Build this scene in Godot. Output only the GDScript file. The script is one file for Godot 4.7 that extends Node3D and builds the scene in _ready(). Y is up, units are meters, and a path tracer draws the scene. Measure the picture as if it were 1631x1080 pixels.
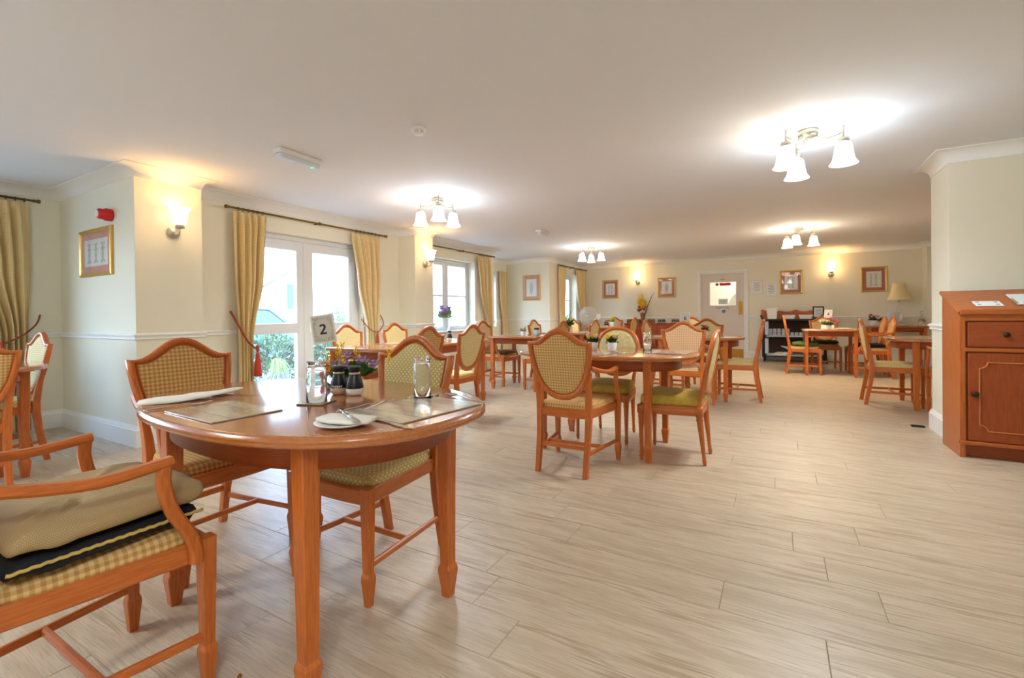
extends Node3D
# A bright residents' dining room: shield-back chairs round cherry tables, French doors on the left, a serving corner at the far end.

var M := {}
var used := {}
const SKY := 3.2
const EXPOSURE := 1.68
const LAMP := 0.44
var rng := RandomNumberGenerator.new()

# ---------------------------------------------------------------- nodes
func numbered(called: String) -> String:
	used[called] = used.get(called, -1) + 1
	return called if used[called] == 0 else "%s_%03d" % [called, used[called]]

func meta(o: Node, label := "", category := "", group := "", kind := "") -> void:
	if label: o.set_meta("label", label)
	if category: o.set_meta("category", category)
	if group: o.set_meta("group", group)
	if kind: o.set_meta("kind", kind)

func thing(called: String, label: String, category: String, at := Vector3.ZERO, turn := 0.0, group := "") -> Node3D:
	var o := Node3D.new()
	o.name = numbered(called)
	add_child(o)
	o.position = at
	o.rotation.y = turn
	meta(o, label, category, group)
	return o

func part(called: String, mesh: Mesh, mat: Material, parent: Node, at := Vector3.ZERO) -> MeshInstance3D:
	var o := MeshInstance3D.new()
	o.name = called
	o.mesh = mesh
	o.material_override = mat
	o.position = at
	parent.add_child(o, true)
	return o

func single(called: String, mesh: Mesh, mat: Material, label: String, category: String, at := Vector3.ZERO, turn := 0.0, group := "") -> MeshInstance3D:
	var o := part(numbered(called), mesh, mat, self, at)
	o.rotation.y = turn
	meta(o, label, category, group)
	return o

func struct(called: String, mesh: Mesh, mat: Material, label := "") -> MeshInstance3D:
	var o := part(called, mesh, mat, self)
	meta(o, label, "", "", "structure")
	return o

func structnode(called: String, at := Vector3.ZERO, turn := 0.0) -> Node3D:
	var o := Node3D.new()
	o.name = called
	add_child(o, true)
	o.position = at
	o.rotation.y = turn
	meta(o, "", "", "", "structure")
	return o

func copy(o: Node3D, at: Vector3, turn: float, label: String) -> Node3D:
	var c: Node3D = o.duplicate()
	c.name = numbered(String(o.name))
	add_child(c)
	c.position = at
	c.rotation.y = turn
	c.set_meta("label", label)
	return c

# ---------------------------------------------------------------- shapes
func S(smooth := false) -> SurfaceTool:
	var st := SurfaceTool.new()
	st.begin(Mesh.PRIMITIVE_TRIANGLES)
	st.set_smooth_group(0 if smooth else -1)
	return st

func done(st: SurfaceTool) -> ArrayMesh:
	st.generate_normals()
	return st.commit()

func T3(st: SurfaceTool, a: Vector3, b: Vector3, c: Vector3) -> void:
	st.add_vertex(a); st.add_vertex(c); st.add_vertex(b)

func Q(st: SurfaceTool, a: Vector3, b: Vector3, c: Vector3, d: Vector3) -> void:
	T3(st, a, b, c)
	T3(st, a, c, d)

func loft(st: SurfaceTool, rings: Array, cap0 := true, cap1 := true, closed := true) -> void:
	for i in rings.size() - 1:
		var r0: PackedVector3Array = rings[i]
		var r1: PackedVector3Array = rings[i + 1]
		var n := r0.size()
		for j in (n if closed else n - 1):
			var k := (j + 1) % n
			if r0[j].is_equal_approx(r0[k]):
				T3(st, r0[j], r1[k], r1[j])
			elif r1[j].is_equal_approx(r1[k]):
				T3(st, r0[j], r0[k], r1[j])
			else:
				Q(st, r0[j], r0[k], r1[k], r1[j])
	if cap0: cap(st, rings[0], true)
	if cap1: cap(st, rings[-1], false)

func cap(st: SurfaceTool, r: PackedVector3Array, flip: bool) -> void:
	var c := Vector3.ZERO
	for p in r: c += p
	c /= r.size()
	for j in r.size():
		var k := (j + 1) % r.size()
		if flip: T3(st, c, r[k], r[j])
		else: T3(st, c, r[j], r[k])

func rect_ring(hx: float, hz: float, b: float, y: float, xf: Transform3D) -> PackedVector3Array:
	# counter-clockwise seen from +y (z towards x)
	var p := PackedVector3Array()
	for q in [[hx - b, hz], [hx, hz - b], [hx, -hz + b], [hx - b, -hz], [-hx + b, -hz], [-hx, -hz + b], [-hx, hz - b], [-hx + b, hz]]:
		p.append(xf * Vector3(q[0], y, q[1]))
	return p

func bbox(st: SurfaceTool, size: Vector3, b: float, at := Vector3.ZERO, basis := Basis.IDENTITY) -> void:
	var xf := Transform3D(basis, at)
	var h := size * 0.5
	b = minf(b, minf(h.x, minf(h.y, h.z)) * 0.6)
	loft(st, [rect_ring(h.x - b, h.z - b, b * 0.5, -h.y, xf), rect_ring(h.x, h.z, b, -h.y + b, xf), rect_ring(h.x, h.z, b, h.y - b, xf), rect_ring(h.x - b, h.z - b, b * 0.5, h.y, xf)])

func cube(st: SurfaceTool, a: Vector3, b: Vector3) -> void:
	var lo := Vector3(minf(a.x, b.x), minf(a.y, b.y), minf(a.z, b.z))
	var hi := Vector3(maxf(a.x, b.x), maxf(a.y, b.y), maxf(a.z, b.z))
	var c := []
	for x in [lo.x, hi.x]:
		for y in [lo.y, hi.y]:
			for z in [lo.z, hi.z]: c.append(Vector3(x, y, z))
	Q(st, c[0], c[1], c[3], c[2])
	Q(st, c[4], c[6], c[7], c[5])
	Q(st, c[0], c[4], c[5], c[1])
	Q(st, c[2], c[3], c[7], c[6])
	Q(st, c[0], c[2], c[6], c[4])
	Q(st, c[1], c[5], c[7], c[3])

func bboxmesh(size: Vector3, b: float) -> ArrayMesh:
	var st := S()
	bbox(st, size, b)
	return done(st)

func boxab(a: Vector3, b: Vector3, bev := 0.003) -> ArrayMesh:
	var st := S()
	bbox(st, (b - a).abs(), bev, (a + b) * 0.5)
	return done(st)

# square-section post lofted along a list of [centre, half width x, half width z]
func post(st: SurfaceTool, levels: Array, bev := 0.15) -> void:
	var rings := []
	for l in levels:
		var hx: float = l[1]
		var hz: float = l[2] if l.size() > 2 else hx
		var r := PackedVector3Array()
		for p in rect_ring(hx, hz, minf(hx, hz) * bev, 0.0, Transform3D.IDENTITY): r.append(l[0] + p)
		rings.append(r)
	loft(st, rings)

func sweep(st: SurfaceTool, pts: Array, w, h, up := Vector3.UP, bev := 0.25) -> void:
	var rings := []
	for i in pts.size():
		var t: Vector3 = (pts[mini(i + 1, pts.size() - 1)] - pts[maxi(i - 1, 0)]).normalized()
		var b := (up - t * up.dot(t)).normalized()
		var n := b.cross(t)
		var hw: float = (w[i] if w is Array else w) * 0.5
		var hh: float = (h[i] if h is Array else h) * 0.5
		var e := minf(hw, hh) * bev * 2.0
		var r := PackedVector3Array()
		for q in [[hw, -hh + e], [hw, hh - e], [hw - e, hh], [-hw + e, hh], [-hw, hh - e], [-hw, -hh + e], [-hw + e, -hh], [hw - e, -hh]]:
			r.append(pts[i] + n * q[0] + b * q[1])
		rings.append(r)
	loft(st, rings)

func tube(st: SurfaceTool, pts: Array, r, seg := 8, caps := true) -> void:
	var rings := []
	var t0: Vector3 = (pts[1] - pts[0]).normalized()
	var n := t0.cross(Vector3.UP if absf(t0.y) < 0.9 else Vector3.RIGHT).normalized()
	for i in pts.size():
		var t: Vector3 = (pts[mini(i + 1, pts.size() - 1)] - pts[maxi(i - 1, 0)]).normalized()
		n = (n - t * n.dot(t)).normalized()
		var b := t.cross(n)
		var ring := PackedVector3Array()
		var rr: float = r[i] if r is Array else r
		for j in seg:
			var a := TAU * j / seg
			ring.append(pts[i] + (n * cos(a) + b * sin(a)) * rr)
		rings.append(ring)
	loft(st, rings, caps, caps)

func lathe(st: SurfaceTool, prof: Array, seg := 16, at := Vector3.ZERO, basis := Basis.IDENTITY, c0 := true, c1 := true) -> void:
	var rings := []
	var area := 0.0
	for i in prof.size() - 1: area += (prof[i][0] + prof[i + 1][0]) * (prof[i + 1][1] - prof[i][1])
	if area < 0.0:   # listed from the top down: turn it over so that faces look outwards
		prof = prof.duplicate()
		prof.reverse()
		var c := c0
		c0 = c1
		c1 = c
	for p in prof:
		var ring := PackedVector3Array()
		for j in seg:
			var a := TAU * j / seg
			ring.append(at + basis * Vector3(sin(a) * p[0], p[1], cos(a) * p[0]))
		rings.append(ring)
	loft(st, rings, c0, c1)

func lathed(prof: Array, seg := 16, c0 := true, c1 := true) -> ArrayMesh:
	var st := S(true)
	lathe(st, prof, seg, Vector3.ZERO, Basis.IDENTITY, c0, c1)
	return done(st)

func prism(st: SurfaceTool, poly: PackedVector2Array, z0: float, z1: float, xf := Transform3D.IDENTITY) -> void:
	if Geometry2D.is_polygon_clockwise(poly): poly.reverse()
	# Geometry2D's notion of clockwise is for y down; settle it by area
	var area := 0.0
	for j in poly.size():
		var q := poly[(j + 1) % poly.size()]
		area += poly[j].x * q.y - q.x * poly[j].y
	if area < 0: poly.reverse()
	for j in poly.size():
		var a := poly[j]
		var b := poly[(j + 1) % poly.size()]
		Q(st, xf * Vector3(a.x, a.y, z0), xf * Vector3(b.x, b.y, z0), xf * Vector3(b.x, b.y, z1), xf * Vector3(a.x, a.y, z1))
	var idx := Geometry2D.triangulate_polygon(poly)
	for i in range(0, idx.size(), 3):
		var a := poly[idx[i]]
		var b := poly[idx[i + 1]]
		var c := poly[idx[i + 2]]
		if (b - a).cross(c - a) < 0:
			var t := b
			b = c
			c = t
		T3(st, xf * Vector3(a.x, a.y, z1), xf * Vector3(b.x, b.y, z1), xf * Vector3(c.x, c.y, z1))
		T3(st, xf * Vector3(a.x, a.y, z0), xf * Vector3(c.x, c.y, z0), xf * Vector3(b.x, b.y, z0))

func inset(poly: PackedVector2Array, w: float) -> PackedVector2Array:
	# poly counter-clockwise; mitred inward offset with the same number of points
	var out := PackedVector2Array()
	var n := poly.size()
	for j in n:
		var d0 := (poly[j] - poly[(j + n - 1) % n]).normalized()
		var d1 := (poly[(j + 1) % n] - poly[j]).normalized()
		var n0 := Vector2(-d0.y, d0.x)
		var n1 := Vector2(-d1.y, d1.x)
		out.append(poly[j] + (n0 + n1) / maxf(0.45, 1.0 + n0.dot(n1)) * w)
	return out

func frame_ring(st: SurfaceTool, outer: PackedVector2Array, inner: PackedVector2Array, prof: Array) -> void:
	var rings := []
	for j in outer.size() + 1:
		var k := j % outer.size()
		var ring := PackedVector3Array()
		for q in prof:
			var p := outer[k].lerp(inner[k], q[0])
			ring.append(Vector3(p.x, p.y, q[1]))
		rings.append(ring)
	loft(st, rings, false, false)

func about(poly: PackedVector2Array, c: Vector2, k: float) -> PackedVector2Array:
	var o := PackedVector2Array()
	for p in poly: o.append(c + (p - c) * k)
	return o

func pillow_face(st: SurfaceTool, outline: PackedVector2Array, c: Vector2, z: float, bulge: float, flip: bool) -> void:
	var rings := []
	for q in [[1.0, 0.0], [0.985, 0.45], [0.96, 0.75], [0.92, 0.93], [0.86, 1.0], [0.80, 1.0]]:
		var r := PackedVector3Array()
		for p in about(outline, c, q[0]): r.append(Vector3(p.x, p.y, z + bulge * q[1]))
		if flip: r.reverse()
		rings.append(r)
	loft(st, rings, false, false)
	var last: PackedVector3Array = rings[-1]
	var m := Vector3(c.x, c.y, z + bulge)
	for j in last.size(): T3(st, m, last[j], last[(j + 1) % last.size()])

func rounded(a: float, b: float, n: float, count := 48, taper := 0.0) -> PackedVector2Array:
	# superellipse, counter-clockwise; taper widens the +y end
	var p := PackedVector2Array()
	for i in count:
		var t := TAU * i / count
		var x := a * signf(cos(t)) * pow(absf(cos(t)), 2.0 / n)
		var y := b * signf(sin(t)) * pow(absf(sin(t)), 2.0 / n)
		p.append(Vector2(x * (1.0 + taper * y / b), y))
	return p

# horizontal rings from a plan outline: [scale inset, y]; plan (x, y) becomes (x, -z) so that the order stays counter-clockwise from above
func slab(st: SurfaceTool, plan: PackedVector2Array, levels: Array, at := Vector3.ZERO) -> void:
	var rings := []
	for l in levels:
		var o := inset(plan, l[0]) if l[0] != 0.0 else plan
		var r := PackedVector3Array()
		for p in o: r.append(at + Vector3(p.x, l[1], -p.y))
		rings.append(r)
	loft(st, rings)

func scaled_slab(st: SurfaceTool, plan: PackedVector2Array, levels: Array, at := Vector3.ZERO) -> void:
	var rings := []
	for l in levels:
		var r := PackedVector3Array()
		for p in plan: r.append(at + Vector3(p.x * l[0], l[1], -p.y * l[0]))
		rings.append(r)
	loft(st, rings)

func uvquad(w: float, h: float) -> ArrayMesh:
	var st := S()
	var v := [Vector3(-w / 2, -h / 2, 0), Vector3(w / 2, -h / 2, 0), Vector3(w / 2, h / 2, 0), Vector3(-w / 2, h / 2, 0)]
	var u := [Vector2(0, 1), Vector2(1, 1), Vector2(1, 0), Vector2(0, 0)]
	for i in [0, 2, 1, 0, 3, 2]:
		st.set_uv(u[i])
		st.add_vertex(v[i])
	return done(st)

func text(called: String, words: String, height: float, mat: Material, parent: Node, at: Vector3, font_name := "Droid Sans", weight := 700) -> MeshInstance3D:
	var f := SystemFont.new()
	f.font_names = PackedStringArray([font_name])
	f.font_weight = weight
	var t := TextMesh.new()
	t.font = f
	t.text = words
	t.font_size = 32
	t.pixel_size = height / 32.0
	t.depth = 0.0006
	return part(called, t, mat, parent, at)

# ---------------------------------------------------------------- materials
func plain(r: float, g: float, b: float, rough := 0.6, metal := 0.0) -> StandardMaterial3D:
	var m := StandardMaterial3D.new()
	m.albedo_color = Color(r / 255.0, g / 255.0, b / 255.0)
	m.roughness = rough
	m.metallic = metal
	m.cull_mode = BaseMaterial3D.CULL_DISABLED
	return m

func tri(m: StandardMaterial3D, tex: Texture2D, scale: Vector3, world := false) -> StandardMaterial3D:
	m.albedo_texture = tex
	m.uv1_triplanar = true
	m.uv1_world_triplanar = world
	m.uv1_scale = scale
	m.uv1_triplanar_sharpness = 4.0
	return m

func glowing(r: float, g: float, b: float, energy: float) -> StandardMaterial3D:
	var m := plain(r, g, b, 0.4)
	m.emission_enabled = true
	m.emission = Color(r / 255.0, g / 255.0, b / 255.0)
	m.emission_energy_multiplier = energy
	return m

func noise(seed_: int, freq: float, octaves := 3) -> FastNoiseLite:
	var n := FastNoiseLite.new()
	n.seed = seed_
	n.noise_type = FastNoiseLite.TYPE_SIMPLEX_SMOOTH
	n.frequency = freq
	n.fractal_octaves = octaves
	return n

func texture(img: Image) -> ImageTexture:
	return ImageTexture.create_from_image(img)

func make_materials() -> void:
	# wood grain: isotropic seamless noise, stretched along the grain by the mapping
	var w := 256
	var n0 := noise(3, 0.03, 4).get_seamless_image(w, w)
	var n1 := noise(9, 0.11, 2).get_seamless_image(w, w)
	var grain := Image.create(w, w, false, Image.FORMAT_RGB8)
	for y in w:
		for x in w:
			var a := n0.get_pixel(x, y).r
			var b := n1.get_pixel(x, y).r
			var v := clampf(0.62 * a + 0.38 * b, 0.0, 1.0)
			grain.set_pixel(x, y, Color(0.90, 0.85, 0.80).lerp(Color(1, 1, 1), smoothstep(0.2, 0.75, v)))
	var gt := texture(grain)
	for axis in ["x", "y", "z"]:
		var sc := Vector3(11, 11, 11)
		sc[{"x": 0, "y": 1, "z": 2}[axis]] = 0.8
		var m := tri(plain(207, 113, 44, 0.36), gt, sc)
		m.clearcoat_enabled = true
		m.clearcoat = 0.15
		m.clearcoat_roughness = 0.25
		M["wood_" + axis] = m
		var t := tri(plain(194, 116, 56, 0.24), gt, sc)
		t.clearcoat_enabled = true
		t.clearcoat = 1.0
		t.clearcoat_roughness = 0.1
		M["top_" + axis] = t
		M["desk_" + axis] = tri(plain(188, 102, 42, 0.34), gt, sc * 0.6)
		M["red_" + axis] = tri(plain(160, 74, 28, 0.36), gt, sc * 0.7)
		M["tray_" + axis] = tri(plain(206, 108, 52, 0.4), gt, sc)
		M["buffet_" + axis] = tri(plain(176, 80, 42, 0.36), gt, sc * 0.7)
	# oak laminate for the floor
	var fw := 1024
	var fh := 512
	var broad := noise(21, 1.0, 3)
	var fine := noise(22, 1.0, 2)
	var tick := noise(23, 1.0, 2)
	var warp := noise(24, 1.0, 2)
	var oak := Image.create(fw, fh, false, Image.FORMAT_RGB8)
	for y in fh:
		for x in fw:
			var px := 2.5 * x / fw     # metres along the board
			var pz := 0.45 * y / fh    # metres across
			var wz := pz + 0.012 * warp.get_noise_2d(px * 1.6, pz * 9.0)
			var a := 0.5 + 0.5 * broad.get_noise_2d(px * 1.5, wz * 10.0)
			var b := 0.5 + 0.5 * fine.get_noise_2d(px * 2.2, wz * 90.0)
			var c := 0.5 + 0.5 * tick.get_noise_2d(px * 7.0, wz * 230.0)
			var col := Color(0.81, 0.74, 0.65).lerp(Color(0.93, 0.885, 0.81), smoothstep(0.3, 0.7, a * 0.75 + b * 0.25))
			col = col.lerp(Color(0.60, 0.49, 0.38), 0.54 * smoothstep(0.50, 0.74, a * 0.65 + b * 0.35))
			col = col.lerp(Color(0.60, 0.51, 0.42), 0.36 * smoothstep(0.58, 0.84, c))
			oak.set_pixel(x, y, col)
	var ot := texture(oak)
	for i in 10:
		var m := tri(plain(234 + (i * 3) % 10 - 5, 228 + (i * 3) % 10 - 5, 218 + (i * 3) % 10 - 5, 0.38), ot, Vector3(0.4, 1.0, 2.2222))
		m.uv1_offset = Vector3(0.26 + 0.048 * i, 0.0, 0.25 + 0.052 * ((i * 7) % 10))
		M["floor_%d" % i] = m
	# gingham checks
	M.gingham = tri(plain(255, 255, 255, 0.85), check(Color8(226, 192, 128), Color8(186, 132, 70), Color8(206, 162, 98)), Vector3.ONE * 52.0)
	M.gingham_pink = tri(plain(255, 255, 255, 0.85), check(Color8(238, 208, 160), Color8(206, 146, 104), Color8(224, 180, 134)), Vector3.ONE * 52.0)
	M.gingham_pale = tri(plain(255, 255, 255, 0.85), check(Color8(238, 222, 172), Color8(214, 184, 116), Color8(226, 204, 144)), Vector3.ONE * 60.0)
	var d := Image.create(32, 32, false, Image.FORMAT_RGB8)
	for y in 32:
		for x in 32:
			var q := minf(Vector2(x - 8, y - 8).length(), Vector2(x - 24, y - 24).length())
			d.set_pixel(x, y, Color8(202, 178, 104).lerp(Color8(240, 228, 186), smoothstep(7.0, 4.0, q)))
	M.dots = tri(plain(255, 255, 255, 0.7), texture(d), Vector3.ONE * 42.0)
	# velvet of the oval chairs
	var vn := noise(31, 0.04, 3).get_seamless_image(128, 128)
	var vi := Image.create(128, 128, false, Image.FORMAT_RGB8)
	for y in 128:
		for x in 128:
			vi.set_pixel(x, y, Color(0.88, 0.88, 0.86).lerp(Color(1, 1, 1), vn.get_pixel(x, y).r))
	M.velvet = tri(plain(202, 170, 66, 0.8), texture(vi), Vector3.ONE * 4.0)
	M.velvet.rim_enabled = true
	M.velvet.rim = 0.4
	M.velvet_back = tri(plain(226, 210, 150, 0.8), texture(vi), Vector3.ONE * 4.0)
	# woven cushion cloth
	var wv := Image.create(32, 32, false, Image.FORMAT_RGB8)
	for y in 32:
		for x in 32:
			var up := ((x / 8) + (y / 8)) % 2 == 0
			var e := absf((x % 8) - 3.5) if up else absf((y % 8) - 3.5)
			var k := 1.0 - 0.09 * e * 0.6 - (0.0 if up else 0.1)
			wv.set_pixel(x, y, Color(0.88, 0.76, 0.55) * k)
	M.weave = tri(plain(240, 236, 230, 0.9), texture(wv), Vector3.ONE * 70.0)
	M.gold_braid = plain(206, 176, 92, 0.5)
	M.navy = plain(14, 16, 24, 0.8)
	M.green_cushion = tri(plain(92, 122, 60, 0.9), texture(vi), Vector3.ONE * 9.0)
	M.dark_green = tri(plain(44, 56, 34, 0.9), texture(vi), Vector3.ONE * 9.0)
	M.taupe = tri(plain(190, 160, 124, 0.9), texture(wv), Vector3.ONE * 70.0)
	# curtains
	var cu := Image.create(32, 32, false, Image.FORMAT_RGB8)
	for y in 32:
		for x in 32:
			var s := (0.5 if x % 16 < 8 else 0.0) + (0.5 if y % 16 < 8 else 0.0)
			cu.set_pixel(x, y, Color8(228, 198, 136).lerp(Color8(247, 226, 174), s))
	M.curtain = tri(plain(255, 255, 255, 0.8), texture(cu), Vector3.ONE * 30.0)
	M.curtain.backlight_enabled = true
	M.curtain.backlight = Color(0.28, 0.2, 0.09)
	M.lining = plain(238, 206, 180, 0.85)
	M.lining.backlight_enabled = true
	M.lining.backlight = Color(0.3, 0.24, 0.18)
	M.rope = plain(150, 62, 36, 0.7)
	M.tassel = plain(196, 62, 44, 0.75)
	M.bronze = plain(112, 92, 50, 0.4, 0.7)
	# room
	M.wall = plain(240, 234, 212, 0.75)
	M.ceiling = plain(234, 234, 236, 0.85)
	M.white = plain(244, 242, 236, 0.5)
	M.upvc = plain(228, 229, 228, 0.3)
	M.underlay = plain(70, 58, 46, 0.9)
	M.doorpaint = plain(226, 214, 202, 0.5)
	M.brass = plain(198, 152, 58, 0.3, 0.8)
	M.darkbronze = plain(58, 46, 34, 0.35, 0.6)
	M.nickel = plain(196, 190, 176, 0.28, 0.9)
	M.steel = plain(214, 212, 208, 0.14, 1.0)
	M.black = plain(22, 22, 24, 0.35)
	M.blackplastic = plain(30, 29, 30, 0.5)
	M.grey_panel = plain(190, 204, 222, 0.45)
	M.paper = plain(240, 240, 238, 0.8)
	M.china = plain(248, 247, 242, 0.2)
	M.linen = plain(246, 240, 226, 0.85)
	M.red = plain(206, 24, 30, 0.35)
	M.redsign = plain(206, 60, 62, 0.5)
	M.ink = plain(40, 42, 46, 0.6)
	M.inkgrey = plain(120, 120, 124, 0.7)
	M.blue = plain(36, 66, 130, 0.5)
	M.gold = plain(214, 172, 92, 0.32, 0.55)
	M.mount_red = plain(176, 72, 46, 0.8)
	M.mount_pink = plain(206, 128, 116, 0.8)
	M.darkframe = plain(38, 26, 20, 0.4)
	M.glass = plain(255, 255, 255, 0.02)
	M.glass.transparency = BaseMaterial3D.TRANSPARENCY_ALPHA
	M.glass.albedo_color.a = 0.06
	M.tumbler = plain(252, 254, 255, 0.02)
	M.tumbler.transparency = BaseMaterial3D.TRANSPARENCY_ALPHA
	M.tumbler.albedo_color.a = 0.1
	M.tumbler.metallic_specular = 0.7
	M.shelfglass = plain(236, 242, 250, 0.08)
	M.shelfglass.transparency = BaseMaterial3D.TRANSPARENCY_ALPHA
	M.shelfglass.albedo_color.a = 0.4
	M.thickglass = plain(250, 252, 255, 0.02)
	M.thickglass.albedo_color.a = 0.0
	M.thickglass.refraction_enabled = true
	M.thickglass.refraction_scale = 0.05
	M.milky = plain(226, 226, 244, 0.3)
	M.milky.transparency = BaseMaterial3D.TRANSPARENCY_ALPHA
	M.milky.albedo_color.a = 0.55
	M.shade_cool = glowing(255, 252, 246, 3.2)
	M.shade_warm = glowing(255, 236, 204, 1.6)
	M.shade_dim = glowing(255, 232, 200, 1.1)
	M.lampshade = plain(240, 222, 168, 0.8)
	M.lampshade.backlight_enabled = true
	M.lampshade.backlight = Color(0.3, 0.24, 0.14)
	M.led = glowing(60, 255, 140, 1.5)
	M.tube = plain(226, 234, 242, 0.3)
	# table mats: printed limed boards
	var mw := noise(41, 0.05, 3).get_seamless_image(128, 128)
	var mi := Image.create(128, 128, false, Image.FORMAT_RGB8)
	for y in 128:
		for x in 128:
			var v := mw.get_pixel(x, y).r
			var seam := 0.72 if y % 32 < 2 else 1.0
			var c := Color8(214, 203, 184).lerp(Color8(226, 216, 200), v) * (seam - 0.06 * float((y / 32) % 2))
			mi.set_pixel(x, y, c)
	M.mat = tri(plain(255, 252, 246, 0.18), texture(mi), Vector3(1.2, 1.0, 5.0))
	M.mat.clearcoat_enabled = true
	M.mat.clearcoat_roughness = 0.08
	M.cork = plain(120, 92, 62, 0.8)
	# plants and flowers
	M.leaf = plain(86, 132, 50, 0.6)
	M.leaf_dark = plain(44, 84, 36, 0.6)
	M.leaf_pale = plain(150, 190, 90, 0.6)
	M.yellow = plain(248, 208, 40, 0.6)
	M.lime = plain(206, 216, 60, 0.6)
	M.purple = plain(188, 156, 196, 0.7)
	M.pink = plain(226, 120, 150, 0.6)
	M.palepink = plain(244, 206, 200, 0.6)
	M.rose = plain(200, 58, 72, 0.6)
	M.cream = plain(252, 240, 214, 0.6)
	M.twig = plain(124, 108, 90, 0.8)
	M.wicker = tri(plain(196, 150, 92, 0.8), texture(wv), Vector3.ONE * 30.0)
	M.potwhite = plain(240, 240, 238, 0.4)
	# outdoors
	M.asphalt = tri(plain(130, 130, 128, 0.9), texture(vi), Vector3.ONE * 0.7, true)
	M.carpaint = plain(110, 122, 140, 0.25, 0.2)
	M.carglass = plain(90, 116, 112, 0.05)
	M.tyre = plain(26, 26, 28, 0.8)
	M.render = tri(plain(240, 236, 228, 0.9), texture(vi), Vector3.ONE * 0.5, true)
	M.rooftile = tri(plain(150, 130, 120, 0.9), texture(vi), Vector3.ONE * 2.0, true)
	M.pipe = plain(170, 176, 186, 0.5)
	M.bark = plain(110, 96, 84, 0.9)
	M.grass_purple = plain(150, 140, 160, 0.8)

func check(light: Color, dark: Color, mid: Color) -> ImageTexture:
	var im := Image.create(32, 32, false, Image.FORMAT_RGB8)
	for y in 32:
		for x in 32:
			var a := absf(float(x) - 15.5) < 8.0
			var b := absf(float(y) - 15.5) < 8.0
			im.set_pixel(x, y, light if a and b else mid if a or b else dark)
	return texture(im)

# ---------------------------------------------------------------- chairs and tables
var shield_outline := PackedVector2Array()
var proto := {}

func shield() -> PackedVector2Array:
	var half := [[0.0, 0.035], [0.05, 0.040], [0.10, 0.062], [0.145, 0.105], [0.180, 0.165], [0.205, 0.235], [0.222, 0.31], [0.232, 0.38], [0.237, 0.442], [0.205, 0.438], [0.172, 0.444], [0.137, 0.463], [0.102, 0.490], [0.066, 0.516], [0.03, 0.531], [0.0, 0.535]]
	var p := PackedVector2Array()
	for q in half: p.append(Vector2(q[0], q[1]))
	for i in range(half.size() - 2, 0, -1): p.append(Vector2(-half[i][0], half[i][1]))
	return p

func spade_leg(top: float, half: float) -> Array:
	# tapered square leg with a spade foot
	return [[Vector3(0, 0, 0), half * 0.62], [Vector3(0, 0.035, 0), half * 0.72], [Vector3(0, 0.098, 0), half * 0.98], [Vector3(0, 0.112, 0), half * 0.95], [Vector3(0, 0.126, 0), half * 0.74], [Vector3(0, top * 0.6, 0), half * 0.86], [Vector3(0, top, 0), half]]

func leg_mesh(at: Vector3, top: float, half: float) -> ArrayMesh:
	var st := S()
	var lv := spade_leg(top, half)
	for l in lv: l[0] += at
	post(st, lv)
	return done(st)

func curve(a: Array, steps := 5) -> Array:
	# Catmull-Rom through the points
	var out := []
	for i in a.size() - 1:
		var p0: Vector3 = a[maxi(i - 1, 0)]
		var p3: Vector3 = a[mini(i + 2, a.size() - 1)]
		for k in steps: out.append((a[i] as Vector3).cubic_interpolate(a[i + 1], p0, p3, float(k) / steps))
	out.append(a[-1])
	return out

func seat_pad(wf: float, depth: float, y0: float, h: float, taper: float) -> ArrayMesh:
	var st := S(true)
	# +y of the plan is -z, so a negative taper keeps the front (+z) wide
	scaled_slab(st, rounded(wf, depth, 7.0, 44, -taper), [[0.95, y0], [1.0, y0 + h * 0.2], [1.0, y0 + h * 0.45], [0.97, y0 + h * 0.72], [0.88, y0 + h * 0.88], [0.6, y0 + h * 0.98], [0.2, y0 + h], [0.02, y0 + h]])
	return done(st)

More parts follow.
